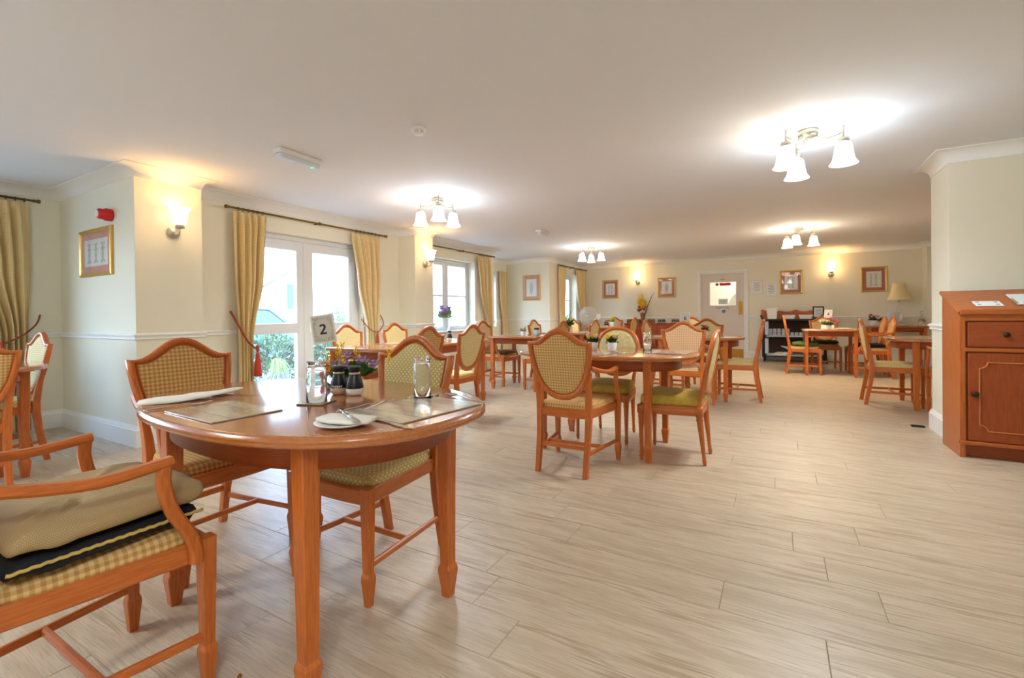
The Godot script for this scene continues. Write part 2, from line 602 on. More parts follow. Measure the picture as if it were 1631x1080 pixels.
func make_shield_chair(key: String, called: String, arms: bool, fabric: Material, seat_fabric: Material) -> void:
	var t := Node3D.new()
	t.name = called
	var fx := 0.245 if arms else 0.215
	var rx := 0.175
	var fz := 0.225
	for s in [-1, 1]:
		part("leg", leg_mesh(Vector3(s * fx, 0, fz), 0.445, 0.0215), M.wood_y, t)
	for s in [-1, 1]:
		var st := S()
		var p := [[Vector3(s * rx, 0, -0.275), 0.016, 0.018], [Vector3(s * rx, 0.10, -0.257), 0.0165, 0.019], [Vector3(s * (rx + 0.003), 0.26, -0.228), 0.018, 0.021], [Vector3(s * (rx + 0.006), 0.39, -0.215), 0.020, 0.023], [Vector3(s * (rx + 0.006), 0.47, -0.217), 0.020, 0.022], [Vector3(s * (rx + 0.008), 0.54, -0.226), 0.018, 0.020], [Vector3(s * (rx + 0.016), 0.62, -0.238), 0.0145, 0.016], [Vector3(s * (rx + 0.03), 0.70, -0.250), 0.011, 0.012]]
		post(st, p)
		part("leg", done(st), M.wood_y, t)
	# seat rails
	var sr := S()
	sweep(sr, curve([Vector3(-fx, 0.412, fz + 0.004), Vector3(-fx * 0.5, 0.412, fz + 0.012), Vector3(0, 0.412, fz + 0.015), Vector3(fx * 0.5, 0.412, fz + 0.012), Vector3(fx, 0.412, fz + 0.004)], 2), 0.024, 0.062)
	part("seat_rail", done(sr), M.wood_x, t)
	var rb := S()
	sweep(rb, [Vector3(-rx, 0.412, -0.215), Vector3(rx, 0.412, -0.215)], 0.024, 0.062)
	part("seat_rail", done(rb), M.wood_x, t)
	for s in [-1, 1]:
		var sl := S()
		sweep(sl, [Vector3(s * fx, 0.412, fz), Vector3(s * rx, 0.412, -0.215)], 0.024, 0.062)
		part("seat_rail", done(sl), M.wood_z, t)
	part("seat", seat_pad((fx + rx) * 0.5 + 0.006, 0.216, 0.425, 0.066, (fx - rx) / (fx + rx) * 0.9), seat_fabric, t)
	# stretchers in an H
	for s in [-1, 1]:
		var sd := S()
		sweep(sd, [Vector3(s * fx, 0.150, fz), Vector3(s * (rx + 0.002), 0.150, -0.248)], 0.018, 0.026)
		part("stretcher", done(sd), M.wood_z, t)
	var cm := (fx + rx) * 0.5
	var cs := S()
	sweep(cs, [Vector3(-cm, 0.150, -0.01), Vector3(cm, 0.150, -0.01)], 0.018, 0.024)
	part("stretcher", done(cs), M.wood_x, t)
	if arms:
		var rs := S()
		sweep(rs, [Vector3(-rx, 0.19, -0.24), Vector3(rx, 0.19, -0.24)], 0.016, 0.03)
		part("stretcher", done(rs), M.wood_x, t)
	# shield back
	var o := shield()
	var mid := Vector2(0, 0.30)
	var i := about(o, mid, 0.85)
	var fr := S(true)
	frame_ring(fr, o, i, [[0.98, 0.006], [0.80, 0.010], [0.70, 0.016], [0.35, 0.019], [0.08, 0.014], [0.0, 0.006], [0.0, -0.012], [0.1, -0.017], [0.5, -0.018], [0.85, -0.013], [0.98, -0.008]])
	var back := part("backrest", done(fr), M.wood_y, t, Vector3(0, 0.47, -0.222))
	back.rotation.x = -0.155
	var bd := S(true)
	frame_ring(bd, i, about(o, mid, 0.815), [[1.0, 0.004], [0.5, 0.012], [0.0, 0.006], [0.0, -0.006], [1.0, -0.006]])
	part("beading", done(bd), M.wood_x, back)
	var pn := S(true)
	var j := about(o, mid, 0.835)
	pillow_face(pn, j, mid, 0.0, 0.014, false)
	pillow_face(pn, j, mid, -0.001, -0.011, true)
	part("back_panel", done(pn), fabric, back)
	if arms:
		for s in [-1, 1]:
			var a := S()
			var pts := curve([Vector3(s * 0.212, 0.735, -0.262), Vector3(s * 0.238, 0.708, -0.16), Vector3(s * 0.262, 0.690, -0.03), Vector3(s * 0.268, 0.698, 0.085), Vector3(s * 0.268, 0.702, 0.128)], 4)
			sweep(a, pts, 0.036, 0.028, Vector3.UP, 0.3)
			part("armrest", done(a), M.wood_z, t)
			var u := S()
			var up := curve([Vector3(s * 0.268, 0.700, 0.112), Vector3(s * 0.268, 0.640, 0.108), Vector3(s * 0.268, 0.560, 0.128), Vector3(s * 0.267, 0.480, 0.170), Vector3(s * 0.264, 0.420, 0.188), Vector3(s * 0.264, 0.388, 0.188)], 4)
			sweep(u, up, 0.028, 0.034, Vector3(0, 0, 1), 0.25)
			part("arm_support", done(u), M.wood_y, t)
	proto[key] = t

func make_oval_chair(key: String) -> void:
	var t := Node3D.new()
	t.name = "dining_chair"
	for s in [[-1, 1], [1, 1], [-1, -1], [1, -1]]:
		var x: float = s[0] * (0.215 if s[1] > 0 else 0.16)
		var z: float = 0.2 if s[1] > 0 else -0.2
		var st := S(true)
		var tilt := Basis.IDENTITY if s[1] > 0 else Basis(Vector3.RIGHT, 0.10)
		lathe(st, [[0.009, 0.0], [0.013, 0.012], [0.016, 0.03], [0.012, 0.05], [0.015, 0.056], [0.013, 0.066], [0.018, 0.22], [0.022, 0.315], [0.026, 0.325], [0.020, 0.335], [0.026, 0.35], [0.027, 0.355]], 12, Vector3(x, 0.0, z - (0.0 if s[1] > 0 else 0.035)), tilt)
		bbox(st, Vector3(0.05, 0.062, 0.05), 0.004, Vector3(x, 0.384, z))
		part("leg", done(st), M.wood_y, t)
	var sr := S(true)
	slab(sr, rounded(0.222, 0.222, 6.0, 48, -0.13), [[0.012, 0.352], [0.0, 0.36], [0.0, 0.395], [0.006, 0.402], [0.0, 0.408], [0.0, 0.416], [0.012, 0.42]])
	part("seat_frame", done(sr), M.wood_x, t)
	part("seat", seat_pad(0.215, 0.218, 0.417, 0.085, 0.13), M.velvet, t)
	var o := rounded(0.215, 0.235, 2.25, 48)
	for k in o.size(): o[k].y += 0.29
	var i := inset(o, 0.034)
	var fr := S(true)
	frame_ring(fr, o, i, [[0.98, 0.006], [0.75, 0.014], [0.5, 0.018], [0.25, 0.014], [0.06, 0.010], [0.0, 0.004], [0.0, -0.012], [0.2, -0.017], [0.6, -0.016], [0.98, -0.008]])
	var back := part("backrest", done(fr), M.wood_y, t, Vector3(0, 0.452, -0.212))
	back.rotation.x = -0.19
	var bd := S(true)
	frame_ring(bd, i, inset(i, 0.010), [[1.0, 0.006], [0.5, 0.014], [0.0, 0.008], [0.0, -0.006], [1.0, -0.006]])
	part("piping", done(bd), M.velvet_back, back)
	var pn := S(true)
	pillow_face(pn, inset(i, 0.004), Vector2(0, 0.29), 0.0, 0.022, false)
	pillow_face(pn, inset(i, 0.004), Vector2(0, 0.29), -0.001, -0.012, true)
	part("back_panel", done(pn), M.velvet_back, back)
	for s in [-1, 1]:
		var u := S()
		sweep(u, curve([Vector3(s * 0.165, 0.40, -0.198), Vector3(s * 0.165, 0.46, -0.205), Vector3(s * 0.172, 0.54, -0.222), Vector3(s * 0.188, 0.62, -0.242), Vector3(s * 0.198, 0.68, -0.254)], 3), [0.036, 0.036, 0.035, 0.034, 0.033, 0.032, 0.03, 0.029, 0.028, 0.026, 0.024, 0.022, 0.02], 0.028, Vector3(0, 0, 1))
		part("back_post", done(u), M.wood_y, t)
	proto[key] = t

func chair(key: String, x: float, z: float, deg: float, label: String, group := "dining chairs in the room") -> Node3D:
	var c: Node3D = proto[key].duplicate()
	c.name = numbered(String(proto[key].name))
	add_child(c)
	c.position = Vector3(x, 0, z)
	c.rotation.y = deg_to_rad(deg)
	meta(c, label, "chair", group)
	return c

func table(x: float, z: float, turn: float, plan: PackedVector2Array, lx: float, lz: float, apron: PackedVector2Array, label: String, top_off := Vector2.ZERO, leg_half := 0.03) -> Node3D:
	var t := thing("dining_table", label, "table", Vector3(x, 0, z), turn, "dining tables")
	var st := S(true)
	slab(st, plan, [[0.03, 0.744], [0.010, 0.746], [0.002, 0.751], [0.0, 0.756], [0.005, 0.7600], [0.0, 0.764], [0.0, 0.769], [0.005, 0.7725], [0.006, 0.776], [0.012, 0.7795], [0.02, 0.78]], Vector3(top_off.x, 0, top_off.y))
	part("tabletop", done(st), M.top_x, t)
	var ap := S(true)
	var rings := []
	for l in [[0.0, 0.745], [0.0, 0.665], [0.018, 0.665], [0.018, 0.745]]:
		var r := PackedVector3Array()
		for p in inset(apron, l[0]): r.append(Vector3(p.x, l[1], -p.y))
		r.reverse()
		rings.append(r)
	loft(ap, rings, false, false)
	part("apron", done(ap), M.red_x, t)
	for sx in [-1, 1]:
		for sz in [-1, 1]:
			part("leg", leg_mesh(Vector3(sx * lx, 0, sz * lz), 0.746, leg_half), M.wood_y, t)
	return t

func oval_table(x: float, z: float, turn: float, a: float, b: float, lx: float, lz: float, label: String, off := Vector2.ZERO) -> Node3D:
	var k := pow(pow(lx / a, 2.4) + pow(lz / b, 2.4), 1.0 / 2.4)
	return table(x, z, turn, rounded(a, b, 2.4, 72), lx, lz, rounded(a * k, b * k, 2.4, 72), label, off)

func rect_plan(a: float, b: float, r: float) -> PackedVector2Array:
	var p := PackedVector2Array()
	for q in [[1, -1, -90], [1, 1, 0], [-1, 1, 90], [-1, -1, 180]]:
		for k in 4:
			var g := deg_to_rad(q[2] + 30.0 * k)
			p.append(Vector2(q[0] * (a - r) + cos(g) * r, q[1] * (b - r) + sin(g) * r))
	return p

func rect_table(x: float, z: float, a: float, b: float, label: String, over := 0.035) -> Node3D:
	return table(x, z, 0.0, rect_plan(a, b, 0.025), a - over - 0.028, b - over - 0.028, rect_plan(a - over - 0.02, b - over - 0.02, 0.01), label, Vector2.ZERO, 0.028)

# ---------------------------------------------------------------- small things
func ball(st: SurfaceTool, at: Vector3, r: float, sq := 1.0) -> void:
	lathe(st, [[0.02 * r, -r * sq], [0.6 * r, -0.8 * r * sq], [r, 0.0], [0.6 * r, 0.8 * r * sq], [0.02 * r, r * sq]], 7, at)

func leafq(st: SurfaceTool, a: Vector3, dir: Vector3, side: Vector3, l: float, w: float) -> void:
	var n := dir.cross(side).normalized()
	var m := a + dir * l * 0.5 + n * l * 0.12
	T3(st, a, m + side * w * 0.5, a + dir * l)
	T3(st, a, a + dir * l, m - side * w * 0.5)

func foliage(count: int, r: float, h: float, l: float, seed_: int) -> ArrayMesh:
	var g := RandomNumberGenerator.new()
	g.seed = seed_
	var st := S()
	for k in count:
		var an := g.randf() * TAU
		var el := g.randf_range(0.15, 1.3)
		var d := Vector3(cos(an) * cos(el), sin(el), sin(an) * cos(el))
		var a := Vector3(cos(an) * r * g.randf_range(0.1, 0.6), g.randf() * h * 0.6, sin(an) * r * g.randf_range(0.1, 0.6))
		leafq(st, a, d, d.cross(Vector3.UP).normalized(), l * g.randf_range(0.7, 1.2), l * 0.5)
	return done(st)

func blossoms(points: Array, r: float, seed_: int) -> ArrayMesh:
	# ruffled flower heads: a ball ringed with petals
	var g := RandomNumberGenerator.new()
	g.seed = seed_
	var st := S()
	for p in points:
		ball(st, p, r * 0.55, 0.8)
		for k in 14:
			var an := TAU * k / 7.0 + (0.4 if k >= 7 else 0.0)
			var el := 0.25 if k < 7 else 0.8
			var d := Vector3(cos(an) * cos(el), sin(el), sin(an) * cos(el))
			leafq(st, p + d * r * 0.25, d, d.cross(Vector3.UP).normalized(), r * g.randf_range(0.75, 1.0), r * 0.7)
	return done(st)

func spikes(points: Array, l: float, seed_: int) -> ArrayMesh:
	# feathery upright sprays
	var g := RandomNumberGenerator.new()
	g.seed = seed_
	var st := S()
	for p in points:
		tube(st, [p - Vector3(0, l * 0.6, 0), p + Vector3(0, l * 0.6, 0)], l * 0.03, 4)
		for k in 16:
			var an := g.randf() * TAU
			var d := Vector3(cos(an) * 0.75, 0.65, sin(an) * 0.75).normalized()
			leafq(st, p + Vector3(0, l * (k / 16.0 - 0.5), 0), d, d.cross(Vector3.UP).normalized(), l * 0.36, l * 0.13)
	return done(st)

func pot_mesh(r0: float, r1: float, h: float, square := false) -> ArrayMesh:
	var st := S(not square)
	lathe(st, [[r0 * 0.95, 0.0], [r0, 0.004], [r1, h - 0.003], [r1 * 0.97, h], [r1 * 0.88, h], [r1 * 0.86, h - 0.012]], 4 if square else 20)
	return done(st)

func flower_pot(at: Vector3, s: float, petal: Material, petal2: Material, leaf: Material, label: String, seed_: int, turn := 0.0) -> Node3D:
	var t := thing("flower_pot", label, "flowers", at, turn, "flower pots on the tables")
	part("pot", pot_mesh(0.028 * s, 0.036 * s, 0.062 * s), M.potwhite, t)
	part("foliage", foliage(44, 0.035 * s, 0.03 * s, 0.045 * s, seed_), leaf, t, Vector3(0, 0.052 * s, 0))
	var g := RandomNumberGenerator.new()
	g.seed = seed_ + 5
	for q in [petal, petal2]:
		var pts := []
		for k in 4: pts.append(Vector3(g.randf_range(-0.04, 0.04), g.randf_range(0.085, 0.125), g.randf_range(-0.04, 0.04)) * s)
		part("blossom", blossoms(pts, 0.019 * s, seed_ + k_of(q)), q, t)
	return t

func k_of(m: Material) -> int:
	return int(m.albedo_color.r * 100.0)

func mill(at: Vector3, turn: float, label: String, word := "", s := 1.0) -> Node3D:
	var w := s * 1.3
	var t := thing("pepper_mill", label, "mill", at, turn, "salt and pepper mills")
	var g := S(true)
	lathe(g, [[0.019 * w, 0.001], [0.022 * w, 0.004], [0.0255 * w, 0.014 * s], [0.0262 * w, 0.026 * s], [0.0255 * w, 0.03 * s]], 20)
	part("jar", done(g), M.salt if word == "" else M.peppercorn, t)
	var b := S(true)
	lathe(b, [[0.0262 * w, 0.028 * s], [0.0268 * w, 0.032 * s], [0.0235 * w, 0.055 * s], [0.0175 * w, 0.078 * s], [0.0165 * w, 0.084 * s]], 20)
	part("body", done(b), M.black, t)
	var c := S(true)
	lathe(c, [[0.0168 * w, 0.084 * s], [0.0172 * w, 0.085 * s], [0.0172 * w, 0.091 * s], [0.0168 * w, 0.092 * s]], 20)
	part("collar", done(c), M.nickel, t)
	var h := S(true)
	lathe(h, [[0.0165 * w, 0.092 * s], [0.0168 * w, 0.098 * s], [0.020 * w, 0.108 * s], [0.0205 * w, 0.113 * s], [0.017 * w, 0.116 * s], [0.003, 0.1165 * s]], 20)
	part("cap", done(h), M.black, t)
	if word:
		var wd := text("lettering", word, 0.017, M.paper, t, Vector3(0, 0.036, 0.0345), "Droid Serif", 400)
		wd.rotation.x = -0.2
		wd.scale = Vector3(0.8, 0.8, 1)
	return t

func tumbler(at: Vector3, r: float, h: float, label: String) -> Node3D:
	# upturned straight glass: heavy base on top, rim on the table
	var t := thing("drinking_glass", label, "glass", at, 0.0, "upturned glasses")
	var st := S(true)
	lathe(st, [[r * 0.97, 0.0], [r, 0.002], [r * 0.97, h * 0.5], [r * 0.93, h * 0.96], [r * 0.88, h], [r * 0.02, h], [r * 0.02, h * 0.9], [r * 0.78, h * 0.885], [r * 0.88, h * 0.84], [r * 0.92, h * 0.5], [r * 0.95, 0.001], [r * 0.97, 0.0]], 32, Vector3.ZERO, Basis.IDENTITY, false, false)
	part("bowl", done(st), M.thickglass, t)
	return t

func mat_board(at: Vector3, w: float, d: float, turn: float, label: String) -> MeshInstance3D:
	return single("place_mat", bboxmesh(Vector3(w, 0.005, d), 0.002), M.mat, label, "place mat", at + Vector3(0, 0.0025, 0), turn, "place mats")

func cutlery(kind: String, at: Vector3, turn: float, label: String) -> Node3D:
	var t := thing("table_" + kind, label, kind, at, turn, "cutlery on the tables")
	var st := S(true)
	if kind == "knife":
		sweep(st, [Vector3(-0.105, 0.003, 0), Vector3(-0.10, 0.004, 0), Vector3(-0.05, 0.004, 0), Vector3(-0.01, 0.003, 0)], [0.012, 0.015, 0.013, 0.009], [0.004, 0.006, 0.006, 0.004])
		part("handle", done(st), M.steel, t)
		var b := S()
		sweep(b, [Vector3(-0.01, 0.003, 0), Vector3(0.03, 0.003, 0.003), Vector3(0.08, 0.003, 0.003), Vector3(0.105, 0.003, 0.0)], [0.011, 0.018, 0.018, 0.005], 0.0016)
		part("blade", done(b), M.steel, t)
		return t
	sweep(st, [Vector3(-0.10, 0.004, 0), Vector3(-0.09, 0.005, 0), Vector3(-0.03, 0.006, 0), Vector3(0.02, 0.010, 0), Vector3(0.04, 0.007, 0)], [0.012, 0.016, 0.008, 0.006, 0.008], [0.003, 0.003, 0.003, 0.003, 0.003])
	part("handle", done(st), M.steel, t)
	var h := S(true)
	if kind == "spoon":
		var rings := []
		var oval := rounded(0.034, 0.021, 2.2, 20)
		for q in [[1.0, 0.010], [0.94, 0.0105], [0.8, 0.006], [0.5, 0.003], [0.05, 0.002]]:
			var r := PackedVector3Array()
			for p in oval: r.append(Vector3(0.068 + p.x * q[0], q[1], -p.y * q[0]))
			rings.append(r)
		loft(h, rings, false, true)
		part("bowl", done(h), M.steel, t)
	else:
		sweep(h, [Vector3(0.035, 0.007, 0), Vector3(0.05, 0.004, 0), Vector3(0.062, 0.003, 0)], [0.010, 0.024, 0.024], 0.002)
		for k in 4:
			var z := -0.009 + 0.006 * k
			sweep(h, [Vector3(0.06, 0.003, z), Vector3(0.085, 0.004, z), Vector3(0.104, 0.008, z)], [0.0034, 0.003, 0.0016], 0.0018)
		part("tines", done(h), M.steel, t)
	return t

func table_sign(at: Vector3, face: float, number: String, lean: float, w: float, h: float, stem: float, label: String) -> Node3D:
	var t := thing("table_number_sign", label, "sign", at, face, "table number signs")
	var bs := S(true)
	lathe(bs, [[0.02, 0.0], [0.021, 0.006], [0.016, 0.018], [0.004, 0.03]], 14)
	part("base", done(bs), M.nickel, t)
	var st := S(true)
	tube(st, [Vector3(0, 0.02, 0), Vector3(0.0, stem * 0.6, 0), Vector3(-0.006, stem, 0)], 0.0014, 6)
	part("stem", done(st), M.nickel, t)
	var c := part("card", bboxmesh(Vector3(w, h, 0.003), 0.001), M.paper, t, Vector3(-0.012, stem + h * 0.48, 0.002))
	c.rotation.z = lean
	var pr := part("print", uvquad(w * 0.87, h * 0.9), M.signprint, c, Vector3(0, 0, 0.0018))
	text("numeral", number, h * 0.5, M.ink, pr, Vector3(0, -0.002, 0.0005))
	return t

func wall_picture(at: Vector3, turn: float, w: float, h: float, mount: Material, art: Material, label: String, frame: Material = null) -> Node3D:
	var t := thing("framed_print", label, "picture", at, turn, "framed prints on the walls")
	var o := PackedVector2Array([Vector2(-w / 2, -h / 2), Vector2(w / 2, -h / 2), Vector2(w / 2, h / 2), Vector2(-w / 2, h / 2)])
	var fr := S()
	frame_ring(fr, o, inset(o, 0.038), [[1.0, 0.010], [0.85, 0.018], [0.4, 0.026], [0.1, 0.022], [0.0, 0.014], [0.0, 0.0], [1.0, 0.0]])
	part("frame", done(fr), frame if frame else M.gold, t)
	part("mount", bboxmesh(Vector3(w - 0.07, h - 0.07, 0.006), 0.001), mount, t, Vector3(0, 0, 0.005))
	part("print", uvquad(w - 0.19, h - 0.19), art, t, Vector3(0, 0, 0.0086))
	part("glass", bboxmesh(Vector3(w - 0.07, h - 0.07, 0.002), 0.0005), M.glass, t, Vector3(0, 0, 0.0108))
	return t

func shade_mesh(up: bool) -> ArrayMesh:
	# bell of opal glass, wide end down unless up
	var prof := [[0.034, 0.150], [0.046, 0.138], [0.053, 0.110], [0.058, 0.070], [0.066, 0.030], [0.080, 0.006], [0.086, 0.0], [0.082, 0.002], [0.063, 0.030], [0.054, 0.070], [0.048, 0.110], [0.040, 0.134], [0.004, 0.142]]
	var st := S(true)
	if up:
		lathe(st, prof, 24, Vector3.ZERO, Basis(Vector3.RIGHT, PI), false, true)
	else:
		prof.reverse()
		var rev := []
		for p in prof: rev.append(p)
		lathe(st, rev, 24, Vector3.ZERO, Basis.IDENTITY, true, false)
	return done(st)

func bulb_light(parent: Node, at: Vector3, energy: float, col: Color) -> void:
	var l := OmniLight3D.new()
	l.name = "bulb_light"
	l.position = at
	l.light_color = col
	l.light_energy = energy
	l.light_size = 0.05
	l.omni_range = 20.0
	l.omni_attenuation = 2.0
	l.shadow_enabled = true
	parent.add_child(l, true)

func ceiling_lamp(x: float, z: float, turn: float, mats: Array, energy: float, cols: Array, label: String) -> void:
	var t := thing("ceiling_lamp", label, "ceiling light", Vector3(x, 2.4, z), turn, "three-arm ceiling lights")
	part("ceiling_rose", lathed([[0.05, -0.05], [0.062, -0.046], [0.066, -0.03], [0.066, -0.004], [0.06, 0.0]], 24), M.nickel, t)
	part("finial", lathed([[0.003, -0.078], [0.010, -0.07], [0.013, -0.058], [0.02, -0.048]], 12), M.nickel, t)
	for k in 3:
		var a := TAU * k / 3.0
		var d := Vector3(cos(a), 0, -sin(a))
		var st := S(true)
		tube(st, curve([d * 0.045 + Vector3(0, -0.046, 0), d * 0.09 + Vector3(0, -0.078, 0), d * 0.15 + Vector3(0, -0.083, 0), d * 0.205 + Vector3(0, -0.066, 0)], 4), 0.0055, 8)
		var arm := part("arm", done(st), M.nickel, t)
		var h := S(true)
		lathe(h, [[0.007, 0.02], [0.0075, 0.018], [0.0075, -0.06], [0.012, -0.062], [0.030, -0.066], [0.034, -0.070], [0.034, -0.098]].duplicate(), 18, d * 0.21 + Vector3(0, -0.04, 0), Basis(Vector3.RIGHT, 0.0), true, true)
		part("lamp_holder", done(h), M.nickel, arm)
		part("lamp_shade", shade_mesh(false), mats[k], t, d * 0.21 + Vector3(0, -0.288, 0))
		bulb_light(t, d * 0.21 + Vector3(0, -0.235, 0), energy * 0.21, cols[k])
		# most of the light leaves through the open mouth of the bell
		var sp := SpotLight3D.new()
		sp.name = "bulb_beam"
		sp.position = d * 0.21 + Vector3(0, -0.235, 0)
		sp.rotation.x = -PI / 2
		sp.light_color = cols[k]
		sp.light_energy = energy * 1.6
		sp.light_size = 0.06
		sp.spot_range = 20.0
		sp.spot_attenuation = 2.0
		sp.spot_angle = 76.0
		sp.spot_angle_attenuation = 1.0
		sp.shadow_enabled = true
		t.add_child(sp, true)

func sconce(at: Vector3, turn: float, energy: float, label: String) -> void:
	# at: the wall point behind the back plate; local +z points into the room
	var t := thing("wall_lamp", label, "wall light", at, turn, "wall lights")
	var st := S(true)
	lathe(st, [[0.05, 0.0], [0.056, 0.006], [0.052, 0.016], [0.03, 0.022], [0.014, 0.03], [0.004, 0.034]], 22, Vector3.ZERO, Basis(Vector3.RIGHT, PI / 2))
	part("back_plate", done(st), M.nickel, t)
	var ar := S(true)
	tube(ar, curve([Vector3(0, 0, 0.02), Vector3(0.0, -0.03, 0.06), Vector3(0.0, -0.02, 0.11), Vector3(0, 0.03, 0.12)], 4), 0.006, 8)
	part("arm", done(ar), M.nickel, t)
	part("cup", lathed([[0.01, 0.02], [0.03, 0.026], [0.035, 0.03], [0.035, 0.055], [0.03, 0.06]], 18), M.nickel, t, Vector3(0, 0, 0.12))
	part("lamp_shade", shade_mesh(true), M.shade_warm, t, Vector3(0, 0.205, 0.12))
	bulb_light(t, Vector3(0, 0.125, 0.12), energy, Color(1.0, 0.80, 0.52))

# ---------------------------------------------------------------- the room
const PLAN := [Vector2(-6.36, 2.2), Vector2(-6.36, -1.82), Vector2(-4.72, -1.82), Vector2(-4.72, -2.35), Vector2(-5.05, -2.35), Vector2(-5.05, -5.32), Vector2(-4.72, -5.32), Vector2(-4.72, -5.74), Vector2(-5.05, -5.74), Vector2(-5.05, -8.07), Vector2(-5.77, -8.07), Vector2(-5.77, -9.8), Vector2(-4.6, -9.8), Vector2(-4.6, -12.0), Vector2(2.5, -12.0), Vector2(2.5, -11.7), Vector2(3.1, -11.7), Vector2(3.1, -5.63), Vector2(1.235, -5.63), Vector2(1.235, -5.12), Vector2(3.1, -5.12), Vector2(3.1, 2.2)]
# openings by segment: [from, to, sill, head] measured along the segment
const HOLES := {0: [[1.30, 3.15, 0.8, 2.07]], 4: [[0.55, 2.25, 0.0, 2.08]], 8: [[0.33, 1.64, 0.79, 2.09]], 10: [[0.35, 1.25, 0.79, 2.08]], 12: [[0.72, 1.62, 0.79, 2.08]], 13: [[2.98, 3.96, 0.0, 2.02]]}

# the building's outline as slabs [x0, x1, z0, z1]
const FOOTPRINT := [[-6.66, 3.4, 2.5, -2.1], [-5.35, 3.4, -2.1, -7.78], [-6.07, 3.4, -7.78, -10.1], [-4.9, 3.4, -10.1, -12.3]]

func seg_dir(i: int) -> Vector2:
	return (PLAN[(i + 1) % PLAN.size()] - PLAN[i]).normalized()

func v3(p: Vector2, y: float) -> Vector3:
	return Vector3(p.x, y, p.y)

func build_wall(called: String, segs: Array) -> void:
	var st := S()
	for i in segs:
		var n := PLAN.size()
		var a: Vector2 = PLAN[i]
		var d := seg_dir(i)
		var length: float = a.distance_to(PLAN[(i + 1) % n])
		var out := -Vector2(-d.y, d.x) * 0.3
		var s0 := -0.294 if seg_dir((i + n - 1) % n).cross(d) > 0 else 0.001
		var s1 := length + (0.288 if d.cross(seg_dir((i + 1) % n)) > 0 else -0.001)
		var at := s0
		for h in HOLES.get(i, []):
			cube(st, v3(a + d * at, 0), v3(a + d * h[0] + out, 2.4))
			if h[2] > 0.0: cube(st, v3(a + d * h[0], 0), v3(a + d * h[1] + out, h[2]))
			cube(st, v3(a + d * h[0], h[3]), v3(a + d * h[1] + out, 2.4))
			at = h[1]
		cube(st, v3(a + d * at, 0), v3(a + d * s1 + out, 2.4))
	struct(called, done(st), M.wall)

func trim_run(st: SurfaceTool, pts: Array, prof: Array, closed := false) -> void:
	var rings := []
	var n := pts.size()
	for i in (n + 1 if closed else n):
		var p: Vector2 = pts[i % n]
		var d0: Vector2 = (p - pts[(i - 1 + n) % n]).normalized() if i > 0 or closed else (pts[1] - p).normalized()
		var d1: Vector2 = (pts[(i + 1) % n] - p).normalized() if i < n - 1 or closed else d0
		var n0 := Vector2(-d0.y, d0.x)
		var n1 := Vector2(-d1.y, d1.x)
		var m := (n0 + n1) / (1.0 + n0.dot(n1))
		var ring := PackedVector3Array()
		for q in prof: ring.append(v3(p + m * q[0], q[1]))
		ring.reverse()
		rings.append(ring)
	loft(st, rings, not closed, not closed)

func runs(breaks_at: float, grow: float) -> Array:
	# the wall line cut at every opening that spans that height
	var out := []
	var run := []
	for i in PLAN.size():
		run.append(PLAN[i])
		for h in HOLES.get(i, []):
			if h[2] <= breaks_at and h[3] >= breaks_at:
				run.append(PLAN[i] + seg_dir(i) * (h[0] - grow))
				out.append(run)
				run = [PLAN[i] + seg_dir(i) * (h[1] + grow)]
	run.append(PLAN[0])
	run.append_array(out[0].slice(1))
	out[0] = run
	return out

func build_trims() -> void:
	var st := S(true)
	var cove := [[-0.01, 2.41], [-0.01, 2.30], [0.004, 2.30], [0.006, 2.306]]
	for k in 8:
		var a := (PI / 2.0) * k / 7.0
		cove.append([0.006 + 0.086 * (1.0 - cos(a)), 2.306 + 0.086 * sin(a)])
	cove.append_array([[0.10, 2.392], [0.104, 2.394], [0.104, 2.41]])
	trim_run(st, PLAN, cove, true)
	struct("trim_1", done(st), M.white, "white coving round the ceiling")
	var k := 2
	for r in runs(0.94, 0.0):
		var d := S()
		trim_run(d, r, [[-0.01, 0.912], [0.010, 0.912], [0.016, 0.918], [0.012, 0.926], [0.014, 0.940], [0.024, 0.946], [0.026, 0.956], [0.020, 0.962], [0.010, 0.968], [-0.01, 0.968]])
		struct("trim_%d" % k, done(d), M.white)
		k += 1
	var names := ["baseboard_left", "baseboard_far", "baseboard_right"]
	var j := 0
	for r in runs(0.05, 0.062):
		var b := S()
		trim_run(b, r, [[-0.01, -0.01], [0.020, -0.01], [0.020, 0.145], [0.014, 0.152], [0.014, 0.160], [0.008, 0.172], [0.006, 0.18], [-0.01, 0.18]])
		struct(names[j], done(b), M.white)
		j += 1

